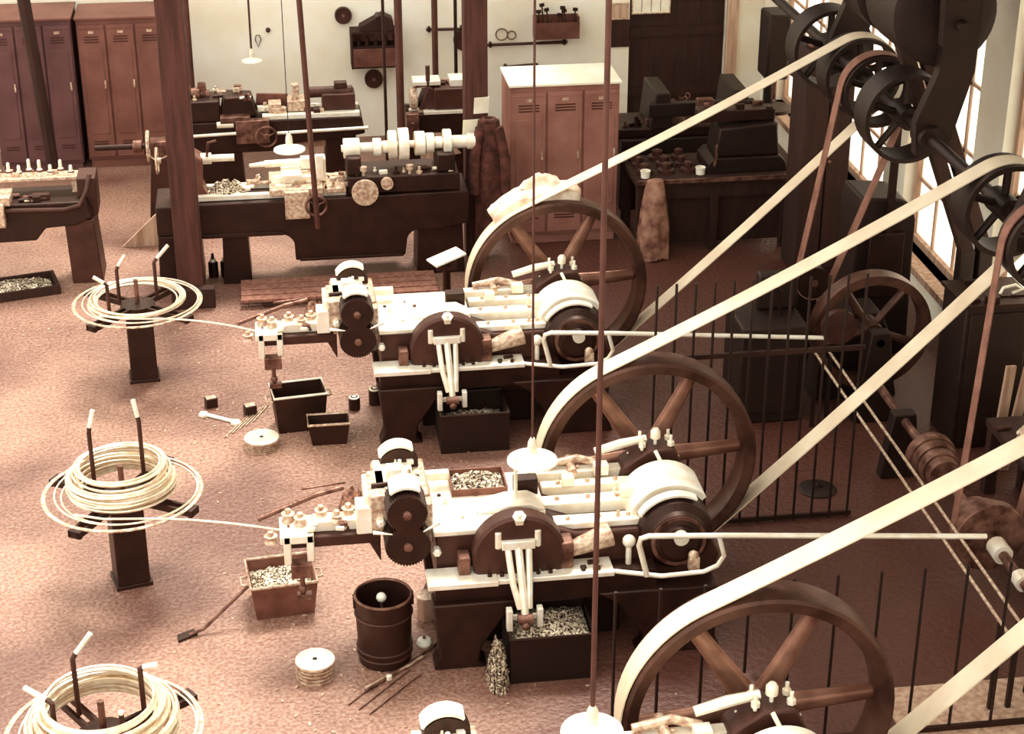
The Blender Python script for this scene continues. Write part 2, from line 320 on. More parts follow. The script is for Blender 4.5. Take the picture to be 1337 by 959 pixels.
    c_ = part('ejector', 'steel', T, lambda m: (m.tube([(-1.1, -1.13, .87), (-1.08, -1.24, .66), (-1.04, -1.3, .5)], .022), m.tube([(-1.03, -1.13, .88), (-1.02, -1.25, .66), (-1.01, -1.32, .47)], .026), m.tube([(-.96, -1.13, .87), (-.97, -1.24, .66), (-.98, -1.3, .5)], .022)))
    part('ejector_head', 'steel', c_, lambda m: (m.mm(-1.14, -.92, -1.16, -1.08, .86, .92), m.cyl((-1.16, -1.12, .86), (-1.16, -1.12, .98), .022, n=10), m.cyl((-.9, -1.12, .86), (-.9, -1.12, .98), .022, n=10)), .006)
    part('guide', 'steel', c_, lambda m: (m.mm(-1.13, -1.09, -1.32, -1.26, .34, .5), m.mm(-.93, -.89, -1.32, -1.26, .36, .5), m.mm(-1.1, -.9, -1.28, -1.26, .4, .44)), .006)
    part('guide_roller', 'steel_oily', c_, lambda m: (m.cyl((-1.06, -1.33, .44), (-.96, -1.33, .44), .035, n=12), m.ball((-1.01, -1.36, .4), .03)))
    sh = part('front_shelf', 'steel', T, lambda m: (m.mm(-1.63, -1.17, -1.22, -1.0, .63, .67), m.mm(-1.17, -.4, -1.2, -1.0, .63, .665)), .006)
    for x in (-1.22, -1.14, -.9, -.82, -.6, -.5): part('bolt', 'iron', sh, lambda m: m.rev([(.016, 0), (.016, .02), (.01, .026)], (x, -1.15, .665), (0, 0, 1), 6))
    part('apron', 'iron', T, lambda m: (m.mm(-1.58, -.1, -1.14, -.98, .44, .63), m.mm(-1.5, .25, -.95, -.3, .3, .42)), .01)
    part('spring_rod', 'steel_worn', T, lambda m: m.rev([(.03, 0), (.045, .01), (.082, .36), (.04, .37)], (-.74, -1.04, .74), (1, .14, .26), 20))
    part('rod_end', 'steel', T, lambda m: (m.ball((-.28, -1.05, .8), .045), m.cyl((-.28, -1.05, .6), (-.28, -1.05, .8), .02)))
    hb = part('hand_bar', 'steel', T, lambda m: m.tube([(-.42, -1.16, .65), (-.1, -1.27, .65), (.18, -1.27, .66), (.27, -1.27, .7), (.31, -1.27, .77), (.27, -1.27, .92)], .016))
    part('bar_clamp', 'steel_worn', hb, lambda m: (m.mm(.1, .17, -1.2, -1.14, .62, .72), m.ball((.13, -1.17, .73), .034)), .004)
    part('shifter_bar', 'steel', T, lambda m: m.tube([(-.2, -1.27, .66), (-.26, -1.27, .9), (-.25, -1.27, .945), (-.2, -1.27, .96), (.3, -1.27, .925), (2.1, -1.27, .77)], .019))
    # legs -------------------------------------------------------------
    for y0 in (-1.2, -.42):
        part('leg', 'iron', T, lambda m: m.prism([(-1.6, .5), (-1.0, .5), (-1.12, .4), (-1.28, .16), (-1.3, .05), (-1.24, 0), (-1.6, 0), (-1.56, .1)], 'xz', y0, y0 + .18), .012)
        part('leg', 'iron', T, lambda m: m.prism([(.3, .5), (-.5, .5), (-.36, .4), (-.2, .16), (-.18, .05), (-.24, 0), (.34, 0), (.3, .1)], 'xz', y0, y0 + .18), .012)
    part('pedestal', 'iron_black', T, lambda m: m.mm(-1.22, -.3, -.9, -.3, 0, .34), .01)
    # wire straightener -------------------------------------------------
    part('straightener_arm', 'iron_brown', T, lambda m: (m.mm(-2.5, -1.9, -.78, -.62, .76, .84), m.prism([(-2.0, .8), (-1.9, .8), (-1.9, .6)], 'xz', -.76, -.64)), .01)
    st = part('straightener_frame', 'steel', T, lambda m: (m.mm(-2.56, -2.34, -.86, -.58, .84, .9), m.mm(-2.54, -2.49, -.86, -.8, .68, .9), m.mm(-2.39, -2.34, -.86, -.8, .7, .9), m.mm(-2.34, -2.02, -.72, -.6, .84, .92)), .008)
    for x, y in ((-2.5, -.64), (-2.42, -.7), (-2.28, -.62), (-2.18, -.7), (-2.1, -.62), (-2.62, -.78)):
        part('roller', 'steel_worn', st, lambda m: m.rev([(.03, 0), (.045, .005), (.03, .03), (.045, .055), (.02, .06), (.02, .085), (.008, .09)], (x, y, .9 if x > -2.6 else .82), (0, 0, 1), 14))
    part('set_screw', 'steel_oily', T, lambda m: (m.mm(-2.5, -2.36, -.9, -.8, .6, .7), m.cyl((-2.43, -.85, .45), (-2.43, -.85, .62), .018, n=10), m.ball((-2.43, -.86, .5), .03), m.mm(-2.47, -2.37, -.88, -.82, .42, .46)), .004)
    part('pinch_lever', 'steel_oily', T, lambda m: (m.tube([(-2.7, -.6, .9), (-2.3, -.46, .98), (-2.12, -.42, 1.0)], .018), m.tube([(-2.4, -.3, .94), (-2.1, -.28, .96)], .008)))
    part('packing', 'bench_clutter', T, lambda m: m.heap((-2.06, -.48, .84), .11, .1, .16, 8, .3, 3))
    part('shear_block', 'steel', T, lambda m: (m.mm(-2.06, -1.95, -.86, -.7, .88, 1.08), m.mm(-2.0, -1.94, -.8, -.5, 1.0, 1.14)), .01)
    return T
def saddle(cx, cz, r0, r1, a0, a1, y0, y1, n=16):
    vs = []; fs = []
    for k in range(n + 1):
        a = math.radians(a0 + (a1 - a0) * k / n); c, s = math.cos(a), math.sin(a)
        for r in (r0, r1):
            for y in (y0, y1): vs.append((cx + r * c, y, cz + r * s))
    for k in range(n):
        o = 4 * k
        fs += [(o + 2, o + 3, o + 7, o + 6), (o, o + 4, o + 5, o + 1), (o, o + 2, o + 6, o + 4), (o + 1, o + 5, o + 7, o + 3)]
    fs += [(0, 1, 3, 2), (4 * n, 4 * n + 2, 4 * n + 3, 4 * n + 1)]
    return vs, fs
def fittings(parent, n, x0, x1, y0, y1, z, size, seed, mats=('steel', 'steel_worn', 'iron', 'steel_oily')):
    R = random.Random(seed)
    for k in range(n):
        x, y, s_ = R.uniform(x0, x1), R.uniform(y0, y1), size * R.uniform(.5, 1.4); t = R.random(); m_ = R.choice(mats)
        if t < .4: part('fitting', m_, parent, lambda q: q.box((x, y, z + s_ * .35), (s_ * R.uniform(.8, 2.2), s_ * R.uniform(.6, 1.2), s_ * .7), (0, 0, R.uniform(-.2, .2))), .003)
        elif t < .75: part('fitting', m_, parent, lambda q: q.rev([(s_ * .5, 0), (s_ * .5, s_ * .4), (s_ * .25, s_ * .45), (s_ * .25, s_ * 1.1), (s_ * .1, s_ * 1.15)], (x, y, z), n=10))
        else: part('fitting', m_, parent, lambda q: q.cyl((x - s_, y, z + s_ * .3), (x + s_, y + s_ * .3, z + s_ * .3), s_ * .28, n=10))
MX = 2.48; MY = [14.46, 11.22, 8.2]; MXL = [2.36, 2.48, 2.48]
ML = ['wire forming machine nearest the lathes, a pale rag thrown over its flywheel belt', 'wire forming machine with a tray of scraps on its bed and a lamp above', 'wire forming machine whose big flywheel turns before the low rod railing']
m0 = machine()
fittings(m0, 10, -1.5, -.9, -.9, -.32, .943, .028, 4, ('steel_worn', 'iron', 'steel_oily', 'steel'))
fittings(m0, 12, -.76, -.18, -.9, -.3, .88, .04, 5)
fittings(m0, 9, -1.92, -1.6, -.76, -.36, 1.155, .045, 6)
fittings(m0, 12, -2.52, -2.0, -.84, -.58, .9, .035, 7)
fittings(m0, 6, -.2, .24, -.42, -.24, 1.0, .04, 8)
fittings(m0, 8, -1.1, -.45, -1.18, -1.04, .66, .03, 9)
mach = [m0, copy_tree(m0), copy_tree(m0)]
for o, x, y, l in zip(mach, MXL, MY, ML): o.location = (x, y, 0); o['label'] = l; o['group'] = 'row of wire forming machines'
# ================================================================== LINE SHAFT AND BELTS
SX, SZ, PR = 4.98, 2.63, .33
ls = thing('line_shaft', 'dark overhead line shaft with flat belt pulleys along the side wall', 'line shaft', (SX, 0, SZ))
part('shaft', 'iron_black', ls, lambda m: m.cyl((0, 6.2, 0), (0, 17.4, 0), .045))
def pulley(parent, y, r, wd, m='iron_black'):
    p = part('pulley', m, parent, lambda q: q.ring((0, y, 0), (0, 1, 0), r - .035, r, -wd / 2, wd / 2, 40))
    part('pulley_hub', m, p, lambda q: q.cyl((0, y - wd / 2, 0), (0, y + wd / 2, 0), .09))
    for k in range(5):
        a = 2 * math.pi * k / 5 + .3
        part('spoke', m, p, lambda q: q.tube([(math.cos(a) * .06, y, math.sin(a) * .06), (math.cos(a) * (r - .02), y, math.sin(a) * (r - .02))], .03))
for y in MY: pulley(ls, y, PR, .3)
for y, r, wd in ((13.3, .36, .3), (13.98, .3, .2), (10.48, .3, .2), (15.3, .36, .3)): pulley(ls, y, r, wd)
for y in (15.0, 12.75, 10.75, 8.9):
    h = part('hanger', 'iron_black', ls, lambda q: (q.prism([(-.1, -.14), (.14, -.14), (.3, .5), (.34, 2.48), (.14, 2.48), (.02, .5), (-.12, .12)], 'xz', y - .05, y + .05)))
    part('bearing', 'iron_black', h, lambda q: q.cyl((0, y - .12, 0), (0, y + .12, 0), .1))
def belt(name, label, mt, c1, r1, c2, r2, Y, wd, th=.009, group=None):
    (x1, z1), (x2, z2) = c1, c2; d = math.hypot(x2 - x1, z2 - z1); th0 = math.atan2(z2 - z1, x2 - x1); be = math.acos((r1 - r2) / d)
    pts = []; n1, n2 = 40, 24
    a0, a1 = th0 + be, th0 + 2 * math.pi - be
    for k in range(n1 + 1): a = a0 + (a1 - a0) * k / n1; pts.append((x1, z1, a, r1))
    a0, a1 = th0 - be, th0 + be
    for k in range(n2 + 1): a = a0 + (a1 - a0) * k / n2; pts.append((x2, z2, a, r2))
    vs = []; fs = []; n = len(pts)
    def emit(x, z, nx, nz):
        for q in (0, th):
            for y in (-wd / 2, wd / 2): vs.append((x + nx * q, y, z + nz * q))
    full = []
    for i, (x, z, a, r) in enumerate(pts):
        full.append((x + r * math.cos(a), z + r * math.sin(a), math.cos(a), math.sin(a)))
    R = random.Random(len(label)); out = []
    for i in range(n):
        out.append(full[i]); A, B = full[i], full[(i + 1) % n]
        if math.hypot(A[0] - B[0], A[1] - B[1]) > .6:
            for k in range(1, 12):
                t = k / 12; sag = -.03 * math.sin(math.pi * t); out.append((A[0] * (1 - t) + B[0] * t, A[1] * (1 - t) + B[1] * t + sag, A[2], A[3]))
    for q in out: emit(*q)
    n = len(out)
    for i in range(n):
        o, p = 4 * i, 4 * ((i + 1) % n)
        fs += [(o + 2, o + 3, p + 3, p + 2), (o, p, p + 1, o + 1), (o, o + 2, p + 2, p), (o + 1, p + 1, p + 3, o + 3)]
    t = MB().add([(x - x1, y, z) for x, y, z in vs], fs).build(name, mt); t.location = (x1, Y, 0)
    return tag(t, label, 'belt', group)
BL = ['long leather drive belt over the flywheel nearest the lathes', 'long leather drive belt on the flywheel beside the scrap tray machine', 'long leather drive belt on the flywheel before the low rod railing']
for x, y, l in zip(MXL, MY, BL): belt('drive_belt', l, 'leather', (x + HX, HZ), RWH + .008, (SX, SZ), PR, y - .012, .165)
# ================================================================== ROD RAILINGS
def railing(label, x0, x1, dx, y, z1, rails):
    t = thing('rod_railing', label, 'railing', (x0, y, 0)); n = int(round((x1 - x0) / dx))
    r0 = MB().cyl((0, 0, 0), (0, 0, z1), .0105, n=8).build('rod', 'iron_black', t)
    for k in range(n + 1):
        q = r0 if k == 0 else r0.copy()
        if k: COL.objects.link(q); q.parent = t
        q.location = (k * dx, 0, 0)
    for z in rails: part('rail', 'iron', t, lambda m: m.mm(-.03, n * dx + .03, -.012, .012, z - .018, z + .018))
railing('tall guard railing of close set dark iron rods', 2.66, 4.2, .14, 11.62, 2.0, (.03, 1.42))
railing('low guard railing of wide set dark iron rods', 1.86, 4.6, .27, 8.92, 1.22, (.03,))
# ================================================================== WIRE REELS
def reel(loc, rz, label, clabel, hooks, coil):
    T = thing('wire_reel_stand', label, 'stand', loc, rz, 'wire reel stands'); top = .66
    part('post', 'iron', T, lambda m: m.mm(-.115, .115, -.115, .115, 0, top), .01)
    part('foot_plate', 'iron', T, lambda m: m.mm(-.13, .13, -.13, .13, 0, .03), .005)
    for k in range(4):
        a = math.radians(45 + 90 * k); e = Vector((math.cos(a), math.sin(a), 0)); s_ = Vector((-e.y, e.x, 0)) * .035
        for q in (-1, 1):
            p = e * .34 + s_ * q
            part('arm', 'iron', T, lambda m: m.box((p.x, p.y, top + .03), (.5, .022, .045), (0, 0, a)))
        p = e * .575; part('arm_end', 'iron', T, lambda m: m.box((p.x, p.y, top + .03), (.03, .1, .055), (0, 0, a)), .004)
    part('turntable', 'iron', T, lambda m: m.rev([(.15, 0), (.15, .05), (.04, .06)], (0, 0, top), n=24))
    part('rim_band', 'steel_worn', T, lambda m: m.ring((0, 0, top + .056), (0, 0, 1), .53, .56, 0, .008, 64))
    part('center_pin', 'steel_oily', T, lambda m: m.cyl((0, 0, top + .05), (0, 0, top + .27), .02, n=10))
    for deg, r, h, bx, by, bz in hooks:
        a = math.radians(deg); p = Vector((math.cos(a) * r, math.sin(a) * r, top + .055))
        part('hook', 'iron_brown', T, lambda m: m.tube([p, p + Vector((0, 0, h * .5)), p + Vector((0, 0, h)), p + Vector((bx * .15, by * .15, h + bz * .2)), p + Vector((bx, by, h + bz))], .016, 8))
        part('lit_hook_tip', 'steel', T, lambda m: m.tube([p + Vector((bx * .2, by * .2, h + bz * .25)), p + Vector((bx * 1.04, by * 1.04, h + bz * 1.04))], .0168, 8))  # bright sleeve: light on the bent hook end, put into the colour
    C = thing('wire_coil', clabel, 'wire coil', (loc[0], loc[1], top + .056), 0, 'coils on the reel stands'); R = random.Random(int(loc[1] * 10))
    r0, r1, n, hh, rw = coil
    for k in range(n):
        t = k / (n - 1); rr = r0 + (r1 - r0) * R.random(); z = .018 + rw + hh * R.random() * (1 - .55 * (rr - r0) / (r1 - r0)) ; cx, cy = R.uniform(-.012, .012), R.uniform(-.012, .012); tx, ty = R.uniform(-.012, .012), R.uniform(-.012, .012)
        part('strand', 'wire', C, lambda m: m.tube([(cx + rr * math.cos(a), cy + rr * math.sin(a), z + rr * (tx * math.cos(a) + ty * math.sin(a)) / .3) for a in [2 * math.pi * i / 44 for i in range(44)]], rw, 5, True))
    for rr, ox, oy in ((.47, .05, -.01), (.5, .03, .02)):
        part('loose_loop', 'wire', C, lambda m: m.torus((ox, oy, .016), (0, 0, 1), rr, .007, 56, 5))
    return T, C
H2 = [(150, .2, .46, .04, .0, .16), (35, .22, .46, -.02, .03, .16)]
H1 = [(160, .16, .3, .08, .04, .11), (30, .2, .32, .13, .06, .12), (215, .3, .26, -.1, .05, .06)]
H3 = [(140, .24, .38, .1, .05, .14), (30, .24, .36, .1, .0, .03), (215, .27, .3, -.16, .06, .05), (320, .2, .22, .0, .0, .02)]
RL = [(-1.21, 14.85), (-1.16, 11.45), (-1.12, 8.66)]
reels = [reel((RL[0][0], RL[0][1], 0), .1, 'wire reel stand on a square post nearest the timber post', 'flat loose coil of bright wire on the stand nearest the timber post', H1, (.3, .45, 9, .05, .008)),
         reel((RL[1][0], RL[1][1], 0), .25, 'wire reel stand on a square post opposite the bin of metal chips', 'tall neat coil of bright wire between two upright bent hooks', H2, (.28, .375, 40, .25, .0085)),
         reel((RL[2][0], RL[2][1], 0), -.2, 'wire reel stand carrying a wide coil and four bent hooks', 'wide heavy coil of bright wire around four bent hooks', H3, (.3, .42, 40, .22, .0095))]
for (T, C), my, mx_, (x, y) in zip(reels, MY, MXL, RL):
    ex = mx_ - 2.55 - x; ey = my - .72 - y
    A_, B_ = Vector((.12, -.44, .03)), Vector((ex, ey, .16)); K_ = Vector((.55, -.5, .04))
    part('lead_wire', 'wire', C, lambda m: m.tube([Vector((-.3, -.36, .05)), Vector((-.1, -.43, .04))] + [A_ * (1 - t) ** 2 + K_ * 2 * t * (1 - t) + B_ * t * t for t in [k / 12 for k in range(13)]], .008, 6))
# ================================================================== HANGING LAMPS AND STICKS
def lamp(label, p, r, ztop=5.4, cord=.008, tilt=0, cm='pipe'):
    t = thing('hanging_lamp', label, 'lamp', p)
    part('shade', 'enamel', t, lambda m: m.rev([(r, 0), (r * .98, .012), (r * .55, r * .22), (r * .2, r * .38), (.028, r * .45), (.022, r * .42), (r * .2, r * .34), (r * .55, r * .18), (r * .97, -.004), (r, 0)], n=36, cap=False))
    part('socket', 'steel', t, lambda m: m.rev([(.03, 0), (.035, .02), (.03, .07), (.015, .1)], (0, 0, r * .42), n=14))
    part('bulb', 'enamel', t, lambda m: m.ball((0, 0, r * .2), .035))
    part('cord', cm, t, lambda m: m.tube([(0, 0, r * .42 + .09), (tilt * .5, 0, (ztop - p[2]) * .5), (tilt, 0, ztop - p[2])], cord, 8))
    return t
lamp('white enamel lamp shade hanging over the bed of the tray machine', PY(695, 602, 10.55), .17)
lamp('white enamel lamp shade hanging on a thick cord in front of the flywheels', PY(773, 957, 7.55), .165, cord=.014)
lamp('white enamel lamp shade hanging low before the long front lathe', PY(378, 196, 16.45), .15, cord=.004, cm='iron')
lamp('small white lamp shade hanging before the whitewashed back wall', PY(329, 80, 20.7), .12, cord=.012)
def stick(label, a, b, r, m='pipe'):
    a, b = Vector(a), Vector(b); o = MB().tube([Vector((0, 0, 0)), b - a], r, 8).build('shifter_pole', m); o.location = a; return tag(o, label, 'pole')
stick('long brown belt shifter pole hanging before the front lathe', PY(415, 298, 16.5), PY(383, -90, 16.5), .026)
stick('dark pole leaning across the mauve lockers', PY(72, 232, 19.9), PY(20, -60, 19.9), .07, 'timber_dark')
# ================================================================== LOCKERS
def lockers(label, x0, x1, y, dp, h, n, m, top, z0=.0):
    t = thing('locker_bank', label, 'locker', ((x0 + x1) / 2, y, 0)); w_ = x1 - x0
    part('body', m, t, lambda q: (q.mm(-w_ / 2, w_ / 2, .02, dp, .1, h), q.mm(-w_ / 2 + .02, w_ / 2 - .02, .04, dp, 0, .1)), .006)
    part('top_sheet', top, t, lambda q: q.mm(-w_ / 2 - .015, w_ / 2 + .015, -.02, dp + .01, h, h + .025), .004)
    dw = w_ / n
    for k in range(n):
        xa = -w_ / 2 + k * dw + .012; xb = xa + dw - .024
        dr = part('door', m, t, lambda q: (q.mm(xa, xb, -.01, .02, .14, h - .06), q.mm(xa + .012, xb - .012, -.018, -.01, h - .1, h - .09)), .005)
        for zz in (h - .2, h - .23, h - .26, .32, .29): part('vent_slot', 'locker_dark', dr, lambda q: q.mm(xa + .07, xb - .07, -.015, -.009, zz, zz + .012))
        part('panel', m, dr, lambda q: q.mm(xa + .04, xb - .04, -.017, -.01, .42, h - .34), .006)
        part('handle', 'steel_worn', dr, lambda q: q.mm(xb - .05, xb - .03, -.04, -.01, h * .55, h * .55 + .09), .003)
        part('number_plate', 'steel_worn', dr, lambda q: q.mm((xa + xb) / 2 - .03, (xa + xb) / 2 + .03, -.014, -.009, h - .155, h - .125))
    return t
lockers('brown steel locker bank with three doors beside the timber post', -2.07, -1.1, 20.6, .65, 1.75, 3, 'locker_old', 'locker_old')
lockers('mauve brown locker bank behind the dark leaning pole', -3.05, -2.12, 20.52, .72, 1.78, 3, 'locker_mauve', 'locker_old')
lockers('free standing locker bank with a white top beside the coat post', 2.43, 3.55, 17.52, .66, 1.7, 3, 'locker_paint', 'white_paint')
# ================================================================== LATHES
def handwheel(parent, c, r, m='steel_oily', ax=(0, -1, 0)):
    hw = part('handwheel', m, parent, lambda q: q.torus(c, ax, r, .014, 28, 6))
    part('wheel_hub', m, hw, lambda q: q.rev([(.03, -.02), (.03, .04)], c, ax, 12))
    for k in range(3):
        a = 2.1 * k + .4; part('spoke', m, hw, lambda q: q.tube([c, (c[0] + r * math.cos(a), c[1], c[2] + r * math.sin(a))], .008, 6))
def steps(parent, name, m, x, y, z, segs):
    for (x0, x1, r) in segs: part(name, m, parent, lambda q: q.rev([(r - .006, 0), (r, .006), (r, x1 - x0 - .006), (r - .006, x1 - x0)], (x + x0, y, z), (1, 0, 0), 22))
# long front lathe -------------------------------------------------
L1 = thing('lathe', 'long dark front lathe with a bright stepped pulley and curved drip pan', 'lathe', (0, 17.1, 0))
part('bed', 'iron', L1, lambda m: m.prism([(-1.12, .86), (1.92, .88), (1.92, .55), (1.66, .5), (1.42, .5)] + arc(1.42, .38, .12, 90, 180, 5) + [(1.28, .24), (.2, .24)] + arc(.06, .38, .14, 0, 90, 5)[1:] + [(-.2, .54), (-1.12, .56)], 'xz', -.28, .28), .012)
part('bed_ledge', 'iron', L1, lambda m: (m.mm(-1.1, .1, -.3, -.26, .52, .56), m.mm(.24, 1.26, -.31, -.26, .24, .27)), .004)
for x0, x1 in ((-1.12, -.72), (-.5, -.26), (1.42, 1.86)): part('leg', 'iron', L1, lambda m: m.prism([(x0, .56), (x1, .56), (x1 + .02, 0), (x0 - .02, 0)], 'xz', -.22, .24), .01)
for y in (-.2, .1): part('way', 'steel', L1, lambda m: m.mm(-.78, .72, y, y + .07, .87, .92), .004)
part('carriage', 'steel_worn', L1, lambda m: (m.mm(-.02, .5, -.3, .26, .92, .99), m.mm(.5, .72, -.27, .2, .92, .97), m.mm(.12, .36, -.36, -.3, .7, .98)), .01)
part('cross_slide', 'steel', L1, lambda m: (m.mm(.02, .42, -.14, .02, .99, 1.06), m.mm(.1, .3, -.2, .1, 1.06, 1.1)), .008)
part('boring_bar', 'steel', L1, lambda m: (m.cyl((-.2, .02, 1.14), (-.05, .02, 1.15), .018, .028, 12), m.cyl((-.05, .02, 1.15), (.42, .02, 1.16), .035, n=14), m.mm(.3, .42, -.03, .08, 1.1, 1.2)))
part('tool_holder', 'steel', L1, lambda m: (m.mm(.42, .54, -.1, .05, .99, 1.22), m.mm(.44, .52, -.12, -.06, 1.02, 1.26)), .008)
handwheel(L1, (.42, -.38, .84), .1)
hs = part('headstock', 'iron', L1, lambda m: (m.mm(.74, 1.84, -.24, .24, .88, 1.06), m.mm(.74, .88, -.2, .2, 1.06, 1.24), m.mm(1.62, 1.8, -.2, .2, 1.06, 1.24)), .015)
steps(hs, 'cone_step', 'steel', .74, .0, 1.28, ((-.02, .14, .1), (.14, .27, .05), (.27, .35, .09), (.36, .42, .06)))
steps(hs, 'cone_step', 'steel', .74, .0, 1.3, ((.42, .5, .14), (.52, .62, .16), (.68, .78, .12), (.79, .87, .1), (.88, .95, .06), (.96, 1.04, .13), (1.04, 1.2, .065), (1.2, 1.28, .08)))
part('spindle', 'steel', hs, lambda m: m.cyl((.7, 0, 1.28), (1.92, 0, 1.31), .035))
for x in (.6, .9, 1.35): part('oil_cup', 'steel_worn', L1, lambda m: m.rev([(.015, 0), (.015, .04), (.035, .05), (.035, .09)], (x, -.2, 1.06 if x > .7 else .97), n=12))
part('change_gear', 'steel_worn', L1, lambda m: (m.rev([(.05, 0), (.13, .005), (.13, .04), (.05, .045)], (.9, -.3, .93), (0, -1, 0), 24), m.rev([(.03, 0), (.06, .01), (.06, .06)], (1.12, -.25, 1.0), (0, -1, 0), 16)), .0)
ts = part('tailstock', 'tin', L1, lambda m: (m.prism([(-.98, .87), (-.6, .87), (-.66, 1.0), (-.64, 1.26), (-.76, 1.34), (-.98, 1.3), (-.92, 1.1)], 'xz', -.12, .14)), .02)
part('quill', 'steel', ts, lambda m: (m.cyl((-.64, 0, 1.24), (-.34, 0, 1.24), .035, n=14), m.cyl((-.66, 0, 1.24), (-.56, 0, 1.24), .055, n=14)))
part('clamp_handle', 'steel_oily', ts, lambda m: m.tube([(-.6, -.05, 1.28), (-.58, -.07, 1.42), (-.5, -.07, 1.44)], .014))
handwheel(ts, (-1.08, 0, 1.24), .12, 'steel_worn', (1, 0, 0))
part('swarf', 'chips', L1, lambda m: m.heap((-.42, -.02, .9), .2, .17, .09, 10, .5, 5))['kind'] = 'stuff'
# duckboards below the lathe
o = MB()
db = thing('duckboard', 'low timber duckboard on the floor under the long front lathe', 'duckboard', (.6, 16.5, 0))
for k in range(4): part('slat', 'timber_tan', db, lambda m: m.mm(-.95, .95, -.26 + k * .135, -.15 + k * .135, .06, .09), .004)
for x in (-.7, .7): part('batten', 'timber_dark', db, lambda m: m.mm(x - .04, x + .04, -.26, .26, 0, .06))
# back lathe --------------------------------------------------------
L2 = thing('lathe', 'back lathe with two long bright ways and a spoked handwheel', 'lathe', (0, 19.3, 0))
part('bed', 'iron', L2, lambda m: m.prism([(-1.0, .97), (1.02, .97), (1.05, .78), (.86, .74), (.3, .7), (.1, .62), (-1.0, .62)], 'xz', -.22, .24), .012)
for x0, x1 in ((-.98, -.3), (.62, .95)): part('leg', 'iron', L2, lambda m: m.prism([(x0, .74), (x1, .74), (x1 + .03, 0), (x0 - .03, 0)], 'xz', -.2, .22), .01)
for y in (-.2, .08): part('way', 'steel', L2, lambda m: m.mm(-.05, 1.0, y, y + .09, .97, 1.02), .004)
for x0, x1 in ((-.98, -.25), (.1, 1.08)): part('lead_screw', 'steel', L2, lambda m: m.cyl((x0, -.27, .84), (x1, -.27, .86), .018, n=10))
part('chip_guard', 'timber_pale', L2, lambda m: m.mm(.08, .82, -.12, -.1, .62, .76))
handwheel(L2, (-.02, -.38, .84), .11)
part('apron', 'steel_oily', L2, lambda m: (m.mm(-.34, .02, -.3, -.2, .74, 1.0), m.mm(-.5, -.18, -.28, .2, .97, 1.04)), .01)
part('headstock', 'iron', L2, lambda m: (m.mm(-.98, -.5, -.2, .2, .97, 1.2), m.prism([(-.5, 1.0), (-.1, 1.0), (-.16, 1.2), (-.46, 1.22)], 'xz', -.15, .18)), .015)
part('guard_tin', 'tin', L2, lambda m: m.prism([(-.12, 1.02), (.22, 1.02), (.24, 1.16), (-.1, 1.18)], 'xz', .1, .13), .004)
part('tool_post', 'steel_worn', L2, lambda m: (m.mm(.22, .42, -.1, .14, 1.02, 1.14), m.mm(.28, .36, -.03, .06, 1.14, 1.3), m.mm(.02, .16, -.12, .06, 1.02, 1.12)), .008)
part('tailstock', 'iron_brown', L2, lambda m: (m.mm(.6, .96, -.12, .14, 1.02, 1.2), m.cyl((.46, 0, 1.2), (.94, 0, 1.2), .06), m.mm(.74, .88, -.05, .05, 1.24, 1.31)), .012)
steps(L2, 'cone_step', 'steel_oily', -.9, .02, 1.22, ((0, .1, .1), (.1, .2, .075), (.2, .3, .05)))
part('spindle_nose', 'steel', L2, lambda m: m.cyl((-.54, -.24, .95), (-.36, -.24, .95), .035))
# short back lathe right of the pipe ----------------------------------
L3 = thing('lathe', 'short back lathe half hidden behind the coat post', 'lathe', (1.9, 19.35, 0))
part('bed', 'iron', L3, lambda m: m.mm(-.4, .45, -.22, .22, .72, .95), .012)
part('way', 'steel', L3, lambda m: m.mm(-.2, .45, -.24, -.16, .95, .985), .003)
part('stand', 'iron', L3, lambda m: (m.mm(.1, .42, -.2, .2, 0, .72), m.mm(-.38, -.24, -.18, .18, 0, .72)), .01)
part('splash_guard', 'timber_pale', L3, lambda m: m.prism([(-.25, .42), (.2, .5), (-.02, .74), (-.25, .74)], 'xz', -.26, -.23))
part('headstock', 'iron_brown', L3, lambda m: (m.mm(-.08, .45, -.2, .2, .985, 1.22), m.prism([(-.25, .98), (-.06, .98), (-.06, 1.2), (-.14, 1.24)], 'xz', -.16, .16)), .012)
part('chuck', 'steel_worn', L3, lambda m: m.rev([(.05, 0), (.13, .01), (.13, .08), (.05, .09)], (-.34, -.02, 1.06), (1, 0, 0), 24))
part('apron', 'steel_oily', L3, lambda m: (m.mm(-.4, -.26, -.3, -.2, .6, .98), m.cyl((-.33, -.34, .7), (-.33, -.34, .9), .02)), .008)
part('top_cover', 'steel', L3, lambda m: (m.mm(-.3, .0, -.12, .12, 1.24, 1.29), m.mm(.1, .32, -.12, .12, 1.22, 1.3)), .006)
part('lever', 'pipe', L3, lambda m: m.cyl((-.14, -.1, 1.24), (-.14, -.1, 1.46), .025))
